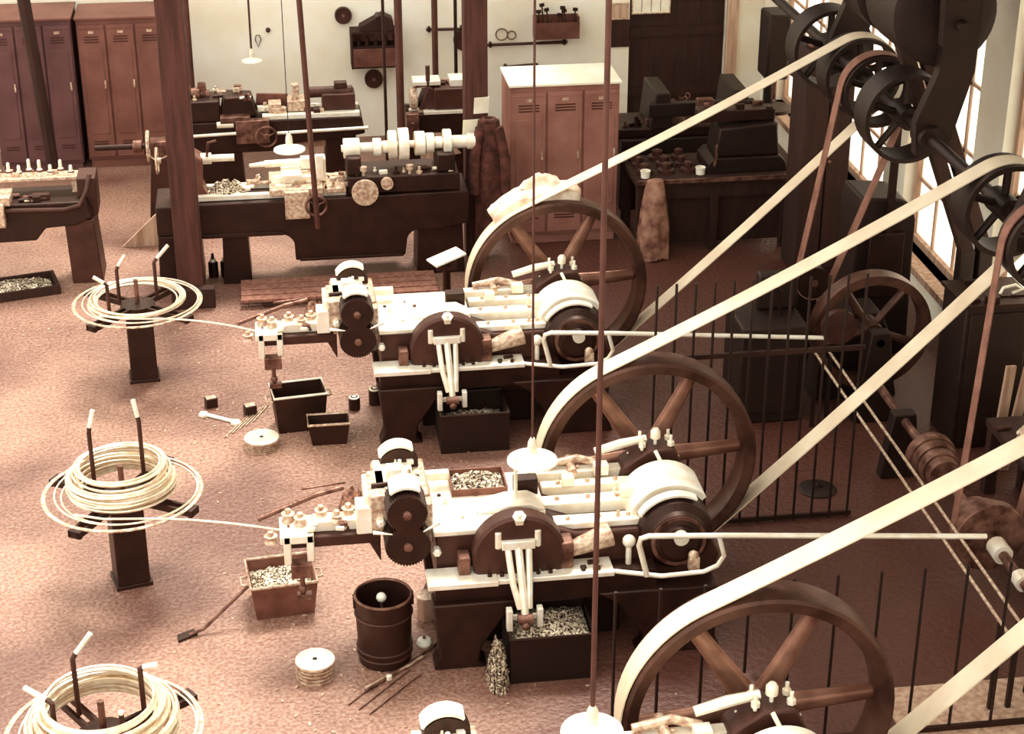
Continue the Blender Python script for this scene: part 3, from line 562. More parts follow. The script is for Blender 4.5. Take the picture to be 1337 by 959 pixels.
# left bench lathe ------------------------------------------------------
L4 = thing('lathe', 'dark bench lathe with a rack of upright tools before the mauve lockers', 'lathe', (-2.3, 17.35, 0))
part('bed', 'iron', L4, lambda m: m.prism([(-1.0, .86), (.5, .86), (.56, .7), (.4, .62), (.1, .6), (.0, .48), (-1.0, .46)], 'xz', -.26, .26), .012)
part('leg', 'iron_brown', L4, lambda m: m.prism([(.28, .66), (.56, .66), (.6, 0), (.3, 0)], 'xz', -.24, .2), .01)
part('leg', 'iron_brown', L4, lambda m: m.mm(-.98, -.7, -.22, .22, 0, .5), .01)
part('end_frame', 'iron_brown', L4, lambda m: (m.mm(.42, .6, -.1, .24, .66, 1.04), m.tube([(-.4, -.3, .82), (.3, -.3, .8), (.45, -.28, .83), (.52, -.2, .95), (.55, -.1, 1.08)], .026)), .01)
part('tool_shelf', 'steel_worn', L4, lambda m: (m.mm(-.9, .46, .0, .2, 1.0, 1.03), m.mm(-.88, -.84, .02, .18, .86, 1.0), m.mm(.36, .42, .02, .18, .86, 1.0)), .004)
part('saddle', 'steel_worn', L4, lambda m: (m.mm(-.5, -.2, -.3, .0, .86, .95), m.mm(-.44, -.26, -.36, -.26, .66, .9), m.cyl((-.34, -.2, .95), (-.34, -.2, 1.1), .025, .01)), .01)
part('chuck', 'steel', L4, lambda m: (m.cyl((-.9, -.15, .94), (-.72, -.15, .94), .08, n=18), m.cyl((-.72, -.15, .94), (-.6, -.15, .94), .04, n=14)))
R = random.Random(3)
k0 = None
for k in range(13):
    x = -.84 + k * .1
    if k0 is None:
        k0 = thing('lathe_tool', 'bright steel tool standing upright in the rack on the bench lathe', 'tool', (0, 0, 0), 0, 'upright tools in the rack')
        part('shank', 'steel', k0, lambda m: m.rev([(.028, 0), (.028, .05), (.018, .055), (.016, .12), (.01, .13)], n=10))
        part('collar', 'steel_oily', k0, lambda m: m.rev([(.034, .03), (.034, .045)], n=10)); q = k0
    else: q = copy_tree(k0)
    q.location = (-2.3 + x, 17.35 + .1 + R.uniform(-.04, .04), 1.03); q.scale = (1, 1, R.uniform(.7, 1.35))
# countershaft end by the timber post
g = thing('grinder_head', 'short horizontal shaft with a bright wheel behind the timber post', 'machine', (-1.25, 18.6, 0))
part('stand', 'iron_brown', g, lambda m: m.prism([(-.05, 0), (.3, 0), (.22, .8), (.02, .8)], 'xz', -.12, .12), .01)
part('spindle', 'iron', g, lambda m: m.cyl((-.55, 0, .9), (.3, 0, .9), .03))
part('wheel', 'steel_worn', g, lambda m: m.torus((.0, 0, .9), (1, 0, 0), .15, .02, 28, 6))
part('bearing', 'steel_oily', g, lambda m: (m.mm(.02, .24, -.09, .09, .8, .97), m.cyl((-.16, 0, .9), (-.06, 0, .9), .07)), .01)
bx = MB().prism([(-.25, 0), (.16, 0), (.16, .38)], 'xz', -.02, .02).build('tin_guard', 'timber_pale'); bx.location = (-1.32, 18.05, 0); tag(bx, 'pale three cornered board standing on the floor behind the timber post', 'board')
# ================================================================== RIGHT HAND BENCH
def bench(label, x0, x1, y0, y1, h, m):
    t = thing('work_bench', label, 'bench', ((x0 + x1) / 2, y0, 0)); w_ = x1 - x0; d_ = y1 - y0
    n = 4
    for k in range(n): part('plank', m, t, lambda q: q.mm(-w_ / 2, w_ / 2, k * d_ / n + .003, (k + 1) * d_ / n - .003, h - .06, h), .004)
    for x in (-w_ / 2 + .06, 0, w_ / 2 - .06):
        for y in (.06, d_ - .06): part('leg', m, t, lambda q: q.mm(x - .045, x + .045, y - .045, y + .045, 0, h - .06), .004)
    part('front_rail', m, t, lambda q: q.mm(-w_ / 2 + .1, w_ / 2 - .1, .02, .05, h - .2, h - .06))
    part('cupboard_front', m, t, lambda q: (q.mm(-w_ / 2 + .1, w_ / 2 - .1, .07, .09, .08, h - .2)))
    return t
bench('dark work bench with a cluttered top below the dark door', 3.66, 5.3, 17.1, 17.95, .78, 'timber_dark')
MB().mm(-.8, .82, -.012, .012, -.02, .02).build('x', 'steel_oily').name = 'edge_strip'
e_ = bpy.data.objects['edge_strip']; e_.location = (4.48, 17.085, .78); tag(e_, 'thin metal strip along the front edge of the dark bench', 'strip')
ch = thing('machine_vice', 'heavy dark shaping machine standing on the dark bench', 'machine', (4.85, 17.5, .78))
part('base', 'iron_black', ch, lambda m: (m.prism([(-.42, 0), (.42, 0), (.4, .1), (.34, .16), (-.36, .16), (-.42, .1)], 'xz', -.25, .25)), .01)
part('column', 'iron_black', ch, lambda m: m.prism([(-.34, .16), (.34, .16), (.3, .5), (-.3, .46)], 'xz', -.2, .2), .02)
part('ram', 'iron', ch, lambda m: m.mm(-.5, .3, -.1, .1, .5, .62), .012)
part('handle', 'steel_oily', ch, lambda m: m.tube([(-.36, -.28, .1), (-.36, -.34, .2), (-.36, -.34, .34)], .014))
R = random.Random(11)
for k in range(9):
    x, y = 3.8 + (k % 3) * .22 + R.uniform(-.03, .03), 17.36 + (k // 3) * .21 + R.uniform(-.02, .02)
    o = thing('gear_blank', 'dark grooved gear blank lying on the dark bench', 'gear blank', (x, y, .78), R.random() * 3, 'gear blanks on the dark bench'); rr = .06 + .05 * R.random()
    part('disc', 'iron_brown', o, lambda m: m.rev([(.02, 0), (rr, 0), (rr, .04), (rr * .6, .05), (rr * .6, .1), (.02, .1)], n=18)); part('bore', 'steel_oily', o, lambda m: m.rev([(.02, 0), (.022, .11), (.012, .112)], n=10))
pl = thing('planing_machine', 'big black planing machine standing behind the dark bench', 'machine', (4.7, 18.75, 0))
part('base', 'iron_black', pl, lambda m: m.mm(-.95, .75, -.35, .35, 0, .8), .02); part('table', 'iron', pl, lambda m: m.mm(-1.1, .8, -.3, .3, .8, .9), .012)
for x in (-.5, .35): part('upright', 'iron_black', pl, lambda m: m.prism([(x - .12, .9), (x + .12, .9), (x + .08, 1.3), (x - .08, 1.3)], 'xz', -.35, .3), .015)
part('cross_rail', 'iron_black', pl, lambda m: m.mm(-.66, .5, -.4, -.3, 1.05, 1.2), .01); part('tool_head', 'steel_oily', pl, lambda m: m.mm(-.16, .02, -.5, -.4, .98, 1.26), .01)
R = random.Random(5); mb = MB()
for k in range(110):
    c = Vector((R.gauss(0, .13), R.gauss(0, .09), .03 + abs(R.gauss(.07, .06)))); ax = Vector((R.uniform(-1, 1), R.uniform(-1, 1), R.uniform(-1, 1)))
    mb.torus(c, ax, R.uniform(.015, .035), .006, 8, 4)
mb.heap((0, 0, 0), .26, .2, .14, 10, .4, 9)
o = mb.build('turnings_heap', 'bench_clutter'); o.location = (4.5, 18.7, .9); tag(o, 'tangled heap of dark turnings on the table of the planing machine', 'turnings', None, 'stuff')
for x, y, l in ((4.36, 17.28, 'small white tin standing on the dark bench beside the shaping machine'), (3.78, 17.25, 'flat white dish on the dark bench beside the hanging sack')):
    o = thing('tin', l, 'tin', (x, y, .78)); part('can', 'enamel', o, lambda m: m.rev([(.045, 0), (.05, .07), (.046, .07), (.042, .01)], n=16)); part('rim', 'enamel', o, lambda m: m.torus((0, 0, .07), (0, 0, 1), .05, .005, 18, 5))
# draped cloths ------------------------------------------------------------
def sleeves(o, w_, h, m):
    for s_ in (-1, 1): part('sleeve', m, o, lambda q: q.tube([(s_ * w_ * .3, -.04, h * .95), (s_ * w_ * .5, -.06, h * .7), (s_ * w_ * .52, -.08, h * .4)], [.05, .055, .05], 10))
    part('collar', m, o, lambda q: q.torus((0, 0, h), (0, 0, 1), w_ * .2, .025, 16, 6))
def drape(name, label, cat, loc, w_, d_, h, m, folds=7, seed=1, top=.45, rz=0):
    R = random.Random(seed); n = 36; rows = 14; vs = []; fs = []
    ph = [R.uniform(0, 6.28) for _ in range(4)]
    for j in range(rows + 1):
        t = j / rows; sc = top + (1 - top) * min(1, t * 1.5) ** .7
        for k in range(n):
            a = 2 * math.pi * k / n; f = 1 + .13 * t * math.sin(folds * a + ph[0]) + .08 * math.sin(3 * a + ph[1] + 2 * t) + R.uniform(-.02, .02)
            vs.append((w_ / 2 * sc * f * math.cos(a), d_ / 2 * sc * f * math.sin(a), h * (1 - t) + (R.uniform(-.03, .02) if j == rows else 0)))
    for j in range(rows):
        for k in range(n): fs.append((j * n + k, j * n + (k + 1) % n, (j + 1) * n + (k + 1) % n, (j + 1) * n + k))
    fs.append(tuple(range(n))); o = MB().add(vs, fs).build(name, m); o.location = loc; o.rotation_euler = (0, 0, rz); return tag(o, label, cat)
drape('work_coat', 'long dark work coat hanging on the front of the coat post', 'coat', (2.16, 17.12, .28), .3, .2, 1.22, 'cloth_dark', 6, 2, .7)
sleeves(bpy.data.objects['work_coat'], .3, 1.22, 'cloth_dark')
drape('work_coat', 'brown work coat hanging on the side of the coat post', 'coat', (2.24, 17.4, .34), .22, .2, 1.0, 'cloth_dark', 5, 3, .7)
drape('sack', 'pale mottled sack hanging over the edge of the dark bench', 'sack', (3.83, 16.98, .02), .32, .24, .82, 'cloth_sack', 6, 6, .5)
for (x, z, w_, h, l) in ((2.1, 1.62, .15, .18, 'upper white notice pinned on the coat post'), (2.01, 1.38, .2, .22, 'lower white notice pinned on the coat post above the coat')):
    o = MB().box((0, 0, 0), (w_, .006, h), (.25, .0, .1)).build('notice', 'paper'); o.location = (x, 17.225, z); tag(o, l, 'notice')
# rag over the first belt ----------------------------------------------------
vs = []; fs = []; R = random.Random(21); n, mm_ = 18, 10
for i in range(n + 1):
    a = math.radians(76 + (132 - 76) * i / n)
    for j in range(mm_ + 1):
        q = j / mm_; y = -.14 + .36 * q; r = RWH + .028 + .03 * abs(math.sin(5 * a + 5 * q)) + .03 * math.sin(math.pi * q) + R.uniform(0, .012)
        if j == 0 or j == mm_: r -= .07
        vs.append((r * math.cos(a), y, r * math.sin(a)))
for i in range(n):
    for j in range(mm_): k = i * (mm_ + 1) + j; fs.append((k, k + 1, k + mm_ + 2, k + mm_ + 1))
rg = thing('rag', 'pale crumpled rag thrown over the belt on the flywheel', 'rag', (MXL[0] + HX, MY[0] + .1, HZ))
q = MB().add(vs, fs).build('cloth', 'cloth_pale', rg); sd = q.modifiers.new('thick', 'SOLIDIFY'); sd.thickness = .012
part('fold', 'cloth_pale', rg, lambda m: m.heap((-.1, .1, RWH + .05), .2, .12, .11, 12, .16, 8))
# ================================================================== FLOOR THINGS
def open_box(label, loc, rz, sx, sy, h, m, rim, handle=True, fill=None, flare=.03, cat='box'):
    t = thing('metal_bin', label, cat, loc, rz)
    def shell(q):
        a, b_ = sx / 2, sy / 2; c, d_ = a - .012, b_ - .012; f = flare
        vs = [(-a + f, -b_ + f, 0), (a - f, -b_ + f, 0), (a - f, b_ - f, 0), (-a + f, b_ - f, 0), (-a, -b_, h), (a, -b_, h), (a, b_, h), (-a, b_, h),
              (-c + f, -d_ + f, .015), (c - f, -d_ + f, .015), (c - f, d_ - f, .015), (-c + f, d_ - f, .015), (-c, -d_, h), (c, -d_, h), (c, d_, h), (-c, d_, h)]
        fs = [(0, 3, 2, 1), (8, 9, 10, 11)]
        for k in range(4):
            j = (k + 1) % 4; fs += [(k, j, j + 4, k + 4), (k + 8, k + 12, j + 12, j + 8), (k + 4, j + 4, j + 12, k + 12)]
        q.add(vs, fs)
    part('shell', m, t, shell)
    part('rim', rim, t, lambda q: q.tube([(-sx / 2, -sy / 2, h), (sx / 2, -sy / 2, h), (sx / 2, sy / 2, h), (-sx / 2, sy / 2, h)], .011, 6, True))
    if handle:
        for s_ in (-1, 1): part('handle', 'steel_worn', t, lambda q: q.tube([(s_ * sx / 2, -.06, h * .8), (s_ * (sx / 2 + .05), -.05, h * .82), (s_ * (sx / 2 + .05), .05, h * .82), (s_ * sx / 2, .06, h * .8)], .008, 6))
    if fill:
        c = part('contents', 'chips', t, lambda q: (q.heap((0, 0, h * fill), sx / 2 - .025, sy / 2 - .025, .06, 12, .35, 4, True), q.bits((0, 0, h * fill + .0), sx / 2 - .04, sy / 2 - .04, .06, 140, .018, 6)))
        c['kind'] = 'stuff'; c['label'] = 'loose bright metal chips'
    return t
open_box('wide metal bin full of bright chips beside the dark drum', (PZ(370, 800).x, 10.98, 0), .1, .46, .4, .27, 'tin', 'steel_worn', True, .72)
open_box('empty dark metal bin with a bright rim and end handles', (.12, 13.72, 0), .12, .44, .3, .34, 'tin_dark', 'steel', True, None)
open_box('small dark scoop bin standing against the larger empty bin', (.35, 13.4, 0), .0, .34, .2, .2, 'tin_dark', 'steel_worn', False, None)
open_box('black catch bin heaped with small parts under the tray machine', (MX - .84, MY[1] - 1.2, 0), .0, .56, .44, .34, 'iron_black', 'iron', False, .86, .0)
open_box('black catch bin under the machine nearest the lathes', (MXL[0] - .84, MY[0] - 1.2, 0), .0, .56, .44, .34, 'iron_black', 'iron', False, .5, .0)
o = MB().heap((0, 0, 0), .075, .16, .3, 12, .3, 8).bits((0, 0, .0), .07, .15, .3, 160, .02, 2).build('chip_heap', 'chips'); o.location = (MX - 1.2, MY[1] - 1.38, 0); tag(o, 'bright heap of cut chips spilled against the machine leg', 'chips', None, 'stuff')
dr = thing('drum', 'dark open drum with raised hoops beside the chip bin', 'drum', (.57, 10.22, 0))
part('shell', 'tin_dark', dr, lambda m: m.rev([(.165, 0), (.175, .01), (.19, .5), (.178, .5), (.165, .03), (.0, .03)], n=36, cap=False))
for z in (.07, .12, .37): part('hoop', 'iron_brown', dr, lambda m: m.torus((0, 0, z), (0, 0, 1), .177 + z * .028, .009, 36, 6))
part('rim', 'steel_oily', dr, lambda m: m.torus((0, 0, .5), (0, 0, 1), .186, .01, 36, 6))
part('ear', 'iron', dr, lambda m: (m.mm(.18, .2, -.03, .03, .42, .5)), .003)
part('ear', 'iron', dr, lambda m: (m.mm(-.2, -.18, -.03, .03, .42, .5)), .003)
dp = thing('dipper', 'white ball topped dipper standing inside the dark drum', 'dipper', (.56, 10.26, .03))
part('ball', 'enamel', dp, lambda m: m.ball((0, 0, .42), .035)); part('stem', 'steel_oily', dp, lambda m: m.cyl((0, 0, 0), (0, 0, .4), .008, n=8))
def spool(label, x, y, r, h, top):
    t = thing('grooved_pulley', label, 'pulley', (x, y, 0))
    n = 4; pr = [(.03, 0)]
    for k in range(n): z = h * k / n; pr += [(r * .97, z), (r * .97, z + h / n * .45), (r * .8, z + h / n * .5), (r * .8, z + h / n * .95)]
    pr += [(r, h), (r, h + .012), (.018, h + .014)]
    part('disc', 'steel_worn', t, lambda m: m.rev(pr, n=32)); part('face', top, t, lambda m: m.rev([(r * .98, 0), (r * .97, .006), (.018, .007)], (0, 0, h + .013), n=32)); part('bore', 'iron_black', t, lambda m: m.cyl((0, 0, h + .012), (0, 0, h + .022), .016, n=12))
spool('bright grooved pulley lying flat on the floor near the dark drum', .1, 10.08, .132, .11, 'steel')
spool('bright grooved pulley lying flat on the floor near the empty bin', -.2, 13.38, .145, .07, 'steel')
def bar(name, label, cat, pts, r, m, ext=None):
    t = thing(name, label, cat, (pts[0][0], pts[0][1], 0)); o = Vector((pts[0][0], pts[0][1], 0))
    part('shank', m, t, lambda q: q.tube([Vector(p) - o for p in pts], r, 8))
    if ext: ext(t, o)
    return t
sh = PZ(247, 833); st_ = PZ(328, 766, .22)
def blade(t, o): part('blade', 'iron', t, lambda q: q.prism([(-.07, -.06), (.06, .02), (.03, .08), (-.08, .02)], 'xy', .004, .02), .003)
bar('poker', 'long poker leaning from the floor against the chip bin', 'poker', [(sh.x, sh.y, .02), (sh.x + .1, sh.y + .03, .04), (st_.x - .02, st_.y - .06, .26)], .012, 'steel_oily', blade)
def jaws(t, o): part('jaw', 'steel_worn', t, lambda q: (q.tube([(.0, .03, .015), (.3, .24, .02), (.4, .33, .02)], .01, 8))); part('rivet', 'steel', t, lambda q: q.rev([(.02, 0), (.02, .03), (.01, .036)], (.16, .1, .02), n=10))
t0 = PZ(478, 905); t1 = PZ(580, 838)
bar('tongs', 'long handled tongs lying on the floor by the machine leg', 'tongs', [(t0.x, t0.y, .015), ((t0.x + t1.x) / 2, (t0.y + t1.y) / 2 - .02, .02), (t1.x, t1.y, .02)], .011, 'steel_oily', jaws)
for k in range(3):
    a = PZ(455 + k * 14, 922 + k * 6); b_ = PZ(520 + k * 16, 872 + k * 4)
    o = MB().tube([(0, 0, .006), (b_.x - a.x, b_.y - a.y, .008)], .005, 6).build('steel_rod', 'steel_oily'); o.location = (a.x, a.y, 0); tag(o, 'thin steel rod lying loose on the floor beside the tongs', 'rod', 'rods beside the tongs')
p_ = PZ(555, 848)
o = thing('knob', 'white round knob lying at the end of the tongs', 'knob', (p_.x + .0, p_.y + .05, 0)); part('cap', 'enamel', o, lambda m: m.rev([(.045, 0), (.055, .02), (.045, .045), (.02, .055)], n=16)); part('stem', 'steel_oily', o, lambda m: m.cyl((0, 0, .05), (0, 0, .07), .012, n=8))
p_ = PZ(563, 806)
o = thing('can', 'pale tin can standing by the leg of the tray machine', 'can', (p_.x - .03, p_.y + .0, 0)); part('body', 'timber_pale', o, lambda m: m.rev([(.065, 0), (.068, .01), (.068, .17), (.06, .175)], n=20)); part('lid', 'steel_worn', o, lambda m: m.rev([(.07, .172), (.07, .185), (.02, .19)], n=20))
def spanner(t, o):
    for p, q in (((0, 0, 0), -1), ((.27, -.19, 0), 1)): part('jaw', 'steel', t, lambda m: (m.prism([(p[0] - .05, p[1] - .02), (p[0] - .01, p[1] - .05), (p[0] + .04, p[1] - .03), (p[0] + .02, p[1] + .04), (p[0] - .03, p[1] + .045)], 'xy', .0, .025)), .004)
w0 = PZ(267, 543)
bar('spanner', 'large steel spanner lying on the floor left of the empty bin', 'spanner', [(w0.x, w0.y, .015), (w0.x + .27, w0.y - .19, .015)], .016, 'steel', spanner)
for px, py, l in ((276, 531, 'dark iron block with a bright top lying beside the spanner'), (327, 541, 'dark iron block lying among thin rods near the empty bin')):
    p = PZ(px, py); o = thing('iron_block', l, 'block', (p.x, p.y, 0), .3); part('body', 'iron', o, lambda m: m.mm(-.05, .05, -.04, .04, 0, .085), .006); part('top_face', 'steel_worn', o, lambda m: m.mm(-.042, .042, -.032, .032, .085, .09))
for k in range(5):
    a = PZ(294 + k * 9, 572 - k * 5); b_ = PZ(330 + k * 5, 538 - k * 2)
    o = MB().tube([(0, 0, .006), (b_.x - a.x, b_.y - a.y, .008)], .006, 6).build('steel_rod', 'steel_worn'); o.location = (a.x, a.y, 0); tag(o, 'thin steel rod lying among the scraps beside the empty bin', 'rod', 'rods beside the empty bin')
for px, py, r, h, l in ((490, 527, .055, .13, 'bright lidded oil can standing by the far machine leg'), (463, 534, .05, .1, 'dark squat oil can standing near the small scoop bin')):
    p = PZ(px, py); o = thing('oil_can', l, 'can', (p.x, p.y, 0)); part('body', 'tin_dark', o, lambda m: m.rev([(r, 0), (r, h), (r * .6, h + .02)], n=18)); part('lid', 'steel', o, lambda m: m.rev([(r * .9, h + .004), (r * .9, h + .014), (.01, h + .022)], n=18))
# tray of scraps on the second machine, gauge stick -------------------------
sc = thing('scrap_tray', 'shallow tray of bright scraps on the machine bed', 'tray', (MX - 1.2, MY[1] - .42, .945))
part('tray', 'tin', sc, lambda m: m.rev([(.17, 0), (.2, .05), (.19, .05), (.16, .008), (.0, .008)], n=4, cap=False) if False else (m.mm(-.2, .18, -.14, .14, 0, .01), m.mm(-.2, -.19, -.14, .14, .01, .06), m.mm(.17, .18, -.14, .14, .01, .06), m.mm(-.19, .17, -.14, -.13, .01, .05), m.mm(-.19, .17, .13, .14, .01, .06)))
c = part('contents', 'chips', sc, lambda m: (m.heap((-.01, 0, .02), .17, .12, .05, 12, .4, 3, True), m.bits((-.01, 0, .03), .16, .11, .05, 120, .02, 5))); c['kind'] = 'stuff'
o = MB().cyl((0, 0, 0), (0, 0, .3), .013, n=10).build('gauge_rod', 'steel'); o.location = (MX - .99, MY[1] - .72, .998); tag(o, 'upright bright gauge rod on the bed of the tray machine', 'rod')
# pedestal with tilted tray behind first machine
pd = thing('pedestal_tray', 'dark pedestal with a tilted white tray by the first flywheel', 'stand', (1.5, 14.95, 0))
part('column', 'iron', pd, lambda m: m.rev([(.12, 0), (.1, .03), (.04, .06), (.035, .84), (.08, .9)], n=18)); part('tray', 'enamel', pd, lambda m: m.box((0, 0, .95), (.3, .24, .02), (-.1, -.25, .3)), .004); part('block', 'iron_brown', pd, lambda m: m.mm(-.09, .09, -.06, .1, .84, .92), .008)
# chip tray by the bench lathe, shoes
ct = thing('floor_tray', 'low timber tray of pale chips on the floor before the bench lathe', 'tray', (-2.55, 16.95, 0), .25)
part('board', 'timber_dark', ct, lambda m: m.mm(-.4, .42, -.2, -.17, 0, .09)); part('board', 'timber_dark', ct, lambda m: m.mm(-.4, .42, .2, .23, 0, .09)); part('board', 'timber_dark', ct, lambda m: m.mm(.39, .42, -.17, .2, 0, .09)); part('bottom', 'timber_dark', ct, lambda m: m.mm(-.4, .39, -.17, .2, 0, .015))
c = part('contents', 'chips', ct, lambda m: (m.heap((0, 0, .03), .37, .17, .08, 14, .35, 3, True), m.bits((0, 0, .04), .35, .16, .08, 160, .02, 5))); c['kind'] = 'stuff'
for x in (-.62, -.5):
    o = thing('oil_feeder', 'dark oil feeder with a bright lid under the long front lathe', 'can', (x, 17.1, 0), 0, 'oil feeders under the lathe'); part('body', 'iron', o, lambda m: m.rev([(.05, 0), (.05, .15), (.02, .18), (.012, .25)], n=14)); part('lid', 'steel', o, lambda m: m.rev([(.035, .165), (.03, .185), (.01, .2)], n=12))
# ================================================================== BACK WALL FITTINGS
def onwall(px, py): p = PY(px, py, BW - .03); return p.x, p.z
cb = thing('tool_cupboard', 'open tool cupboard hung on the whitewashed back wall', 'cupboard', (1.3, BW - .3, .93))
for a in ((-.27, .27, 0, .02, .0, .44), (-.27, -.25, .0, .3, 0, .44), (.25, .27, .0, .3, 0, .44), (-.25, .25, .02, .3, 0, .02), (-.25, .25, .02, .3, .42, .44), (-.25, .25, .02, .28, .24, .26)):
    if a[3] == .02: part('front_drawer', 'tin', cb, lambda m: m.mm(-.25, .25, 0, .015, .02, .24), .004)
    else: part('board', 'timber_dark', cb, lambda m: m.mm(*a))
part('back_board', 'timber_tan', cb, lambda m: m.mm(-.25, .25, .28, .3, .26, .42))
for x, h in ((-.18, .1), (-.08, .13), (.03, .08), (.14, .12)): part('bottle', 'tin_dark', cb, lambda m: m.rev([(.03, 0), (.03, h * .7), (.012, h * .8), (.012, h)], (x, .08, .26), n=10))
o = thing('tool_roll', 'dark wedge shaped cover lying on top of the tool cupboard', 'cover', (1.33, BW - .18, 1.37)); part('cover', 'timber_dark', o, lambda m: m.prism([(-.2, 0), (.22, 0), (.2, .14), (.08, .2), (-.19, .06)], 'xz', -.1, .1), .01); part('strap', 'iron', o, lambda m: m.prism([(.0, .0), (.04, .0), (.04, .19), (.0, .17)], 'xz', -.106, .106))
def disc(label, px, py, r, m='iron_brown', y=BW - .04):
    p = PY(px, py, y); o = thing('spare_pulley', label, 'pulley', (p.x, y, p.z))
    part('rim', m, o, lambda q: q.ring((0, 0, 0), (0, 1, 0), r * .8, r, -.03, .03, 28)); part('web', m, o, lambda q: q.cyl((0, -.012, 0), (0, .012, 0), r * .82, n=28)); part('hub', 'steel_oily', o, lambda q: q.cyl((0, -.04, 0), (0, .03, 0), r * .18))
disc('small dark wheel hanging on the wall beside the tool cupboard', 448, 20, .1)
disc('dark wheel hanging on the wall below the tool cupboard', 488, 103, .11)
disc('brown wheel hanging on the wall beside the coat post', 606, 52, .13, 'iron_brown')
sf = thing('wall_shelf', 'dark box shelf of tools on the back wall above the white topped lockers', 'shelf', (3.5, BW - .22, 1.18))
for a in ((-.27, .27, 0, .015, 0, .2), (-.27, .27, .015, .2, 0, .02), (-.27, -.25, .015, .2, .02, .26), (.25, .27, .015, .2, .02, .26), (-.25, .25, .18, .2, .02, .26)): part('board', 'tin', sf, lambda m: m.mm(*a))
R = random.Random(9)
for k in range(7):
    o = thing('hand_tool', 'dark hand tool sticking out of the box shelf', 'tool', (3.29 + k * .07, BW - .12, 1.2), 0, 'hand tools in the box shelf'); a, h = R.uniform(-.05, .05), R.uniform(.24, .4)
    part('shank', 'iron_brown', o, lambda m: m.tube([(0, 0, 0), (a, 0, h)], .01, 6)); part('head', 'iron', o, lambda m: m.box((a, 0, h), (.06, .03, .04), (0, a * 5, 0)), .004)
for (xa, ya, xb, yb, l) in ((636, 58, 740, 54, 'long dark bar fixed level on the back wall below the box shelf'), (656, 87, 702, 83, 'short dark bar on the back wall just over the white topped lockers'), (556, 38, 606, 37, 'thin dark bar on the back wall behind the pipes')):
    a = onwall(xa, ya); b_ = onwall(xb, yb); o = thing('wall_bar', l, 'bar', (a[0], BW - .06, a[1])); part('bar', 'iron_brown', o, lambda m: m.cyl((0, 0, 0), (b_[0] - a[0], 0, b_[1] - a[1]), .018, n=10)); part('bracket', 'iron', o, lambda m: m.mm(.02, .05, -.02, .05, -.03, .03)); part('bracket', 'iron', o, lambda m: m.mm(b_[0] - a[0] - .05, b_[0] - a[0] - .02, -.02, .05, -.03, .03))
for px, py, r, l in ((655, 45, .07, 'larger wire ring hanging on the back wall beside the coat post'), (668, 46, .05, 'smaller wire ring hanging on the back wall near the box shelf')):
    a = onwall(px, py); o = MB().torus((0, 0, 0), (0, 1, 0), r, .008, 28, 6).build('wire_ring', 'steel_oily'); o.location = (a[0], BW - .03, a[1]); tag(o, l, 'ring')
a = onwall(337, 54); o = MB().tube([(-.02, 0, .07), (-.035, 0, .02), (0, 0, -.07), (.035, 0, .02), (.02, 0, .07)], .006, 6, True).build('hook_loop', 'iron'); o.location = (a[0], BW - .02, a[1]); tag(o, 'small wire loop hanging on the bare white wall', 'loop')
a = onwall(350, 40); o = MB().rev([(.03, 0), (.025, .03), (.01, .035)], (0, 0, 0), (0, -1, 0), 14).build('wall_stud', 'iron_brown'); o.location = (a[0], BW, a[1]); tag(o, 'round dark stud on the bare white wall', 'stud')
for (x0, y0, x1, y1, m, l) in ((825, -30, 876, 18, 'paper', 'framed pale calendar hung on the dark door'), (797, 4, 820, 25, 'timber_pale', 'pale notice on the wall beside the dark door')):
    yy = BW + .03 if x0 == 825 else BW - .01
    a = PY(x0, y1, yy); c = PY(x1, y0, yy); o = thing('wall_notice', l, 'notice', (a.x, yy, a.z)); w_, h = c.x - a.x, c.z - a.z
    part('sheet', m, o, lambda q: q.mm(0, w_, -.012, -.004, 0, h)); part('frame', 'steel_worn', o, lambda q: q.tube([(0, -.01, 0), (w_, -.01, 0), (w_, -.01, h), (0, -.01, h)], .012, 5, True))
    if m == 'paper':
        for k in range(1, 4): part('ruled_line', 'steel_oily', o, lambda q: q.mm(w_ * k / 4 - .003, w_ * k / 4 + .003, -.015, -.012, .02, h - .02))
a = PY(796, 62, BW - .02); c = PY(822, 26, BW - .02); o = MB().mm(0, c.x - a.x, 0, .02, 0, c.z - a.z).build('dark_board', 'timber_dark'); o.location = (a.x, BW - .02, a.z); tag(o, 'dark board on the wall under the pale notice', 'board')
# tops of the back lathes carry small parts
for k, (x, y, z, sx, h) in enumerate(((-.68, 19.35, 1.2, .09, .13), (-.3, 19.4, 1.21, .1, .06), (-.8, 19.4, 1.2, .13, .04))):
    o = thing('stock_block', ['upright tin block on the headstock of the back lathe', 'flat bright block on the middle of the back lathe', 'low bright block at the post end of the back lathe'][k], 'block', (x, y, z)); part('body', 'tin' if k == 0 else 'steel_worn', o, lambda m: m.mm(-sx / 2, sx / 2, -.05, .05, 0, h), .008); part('cap', 'steel_oily', o, lambda m: m.mm(-sx / 2 + .01, sx / 2 - .01, -.04, .04, h, h + .01))
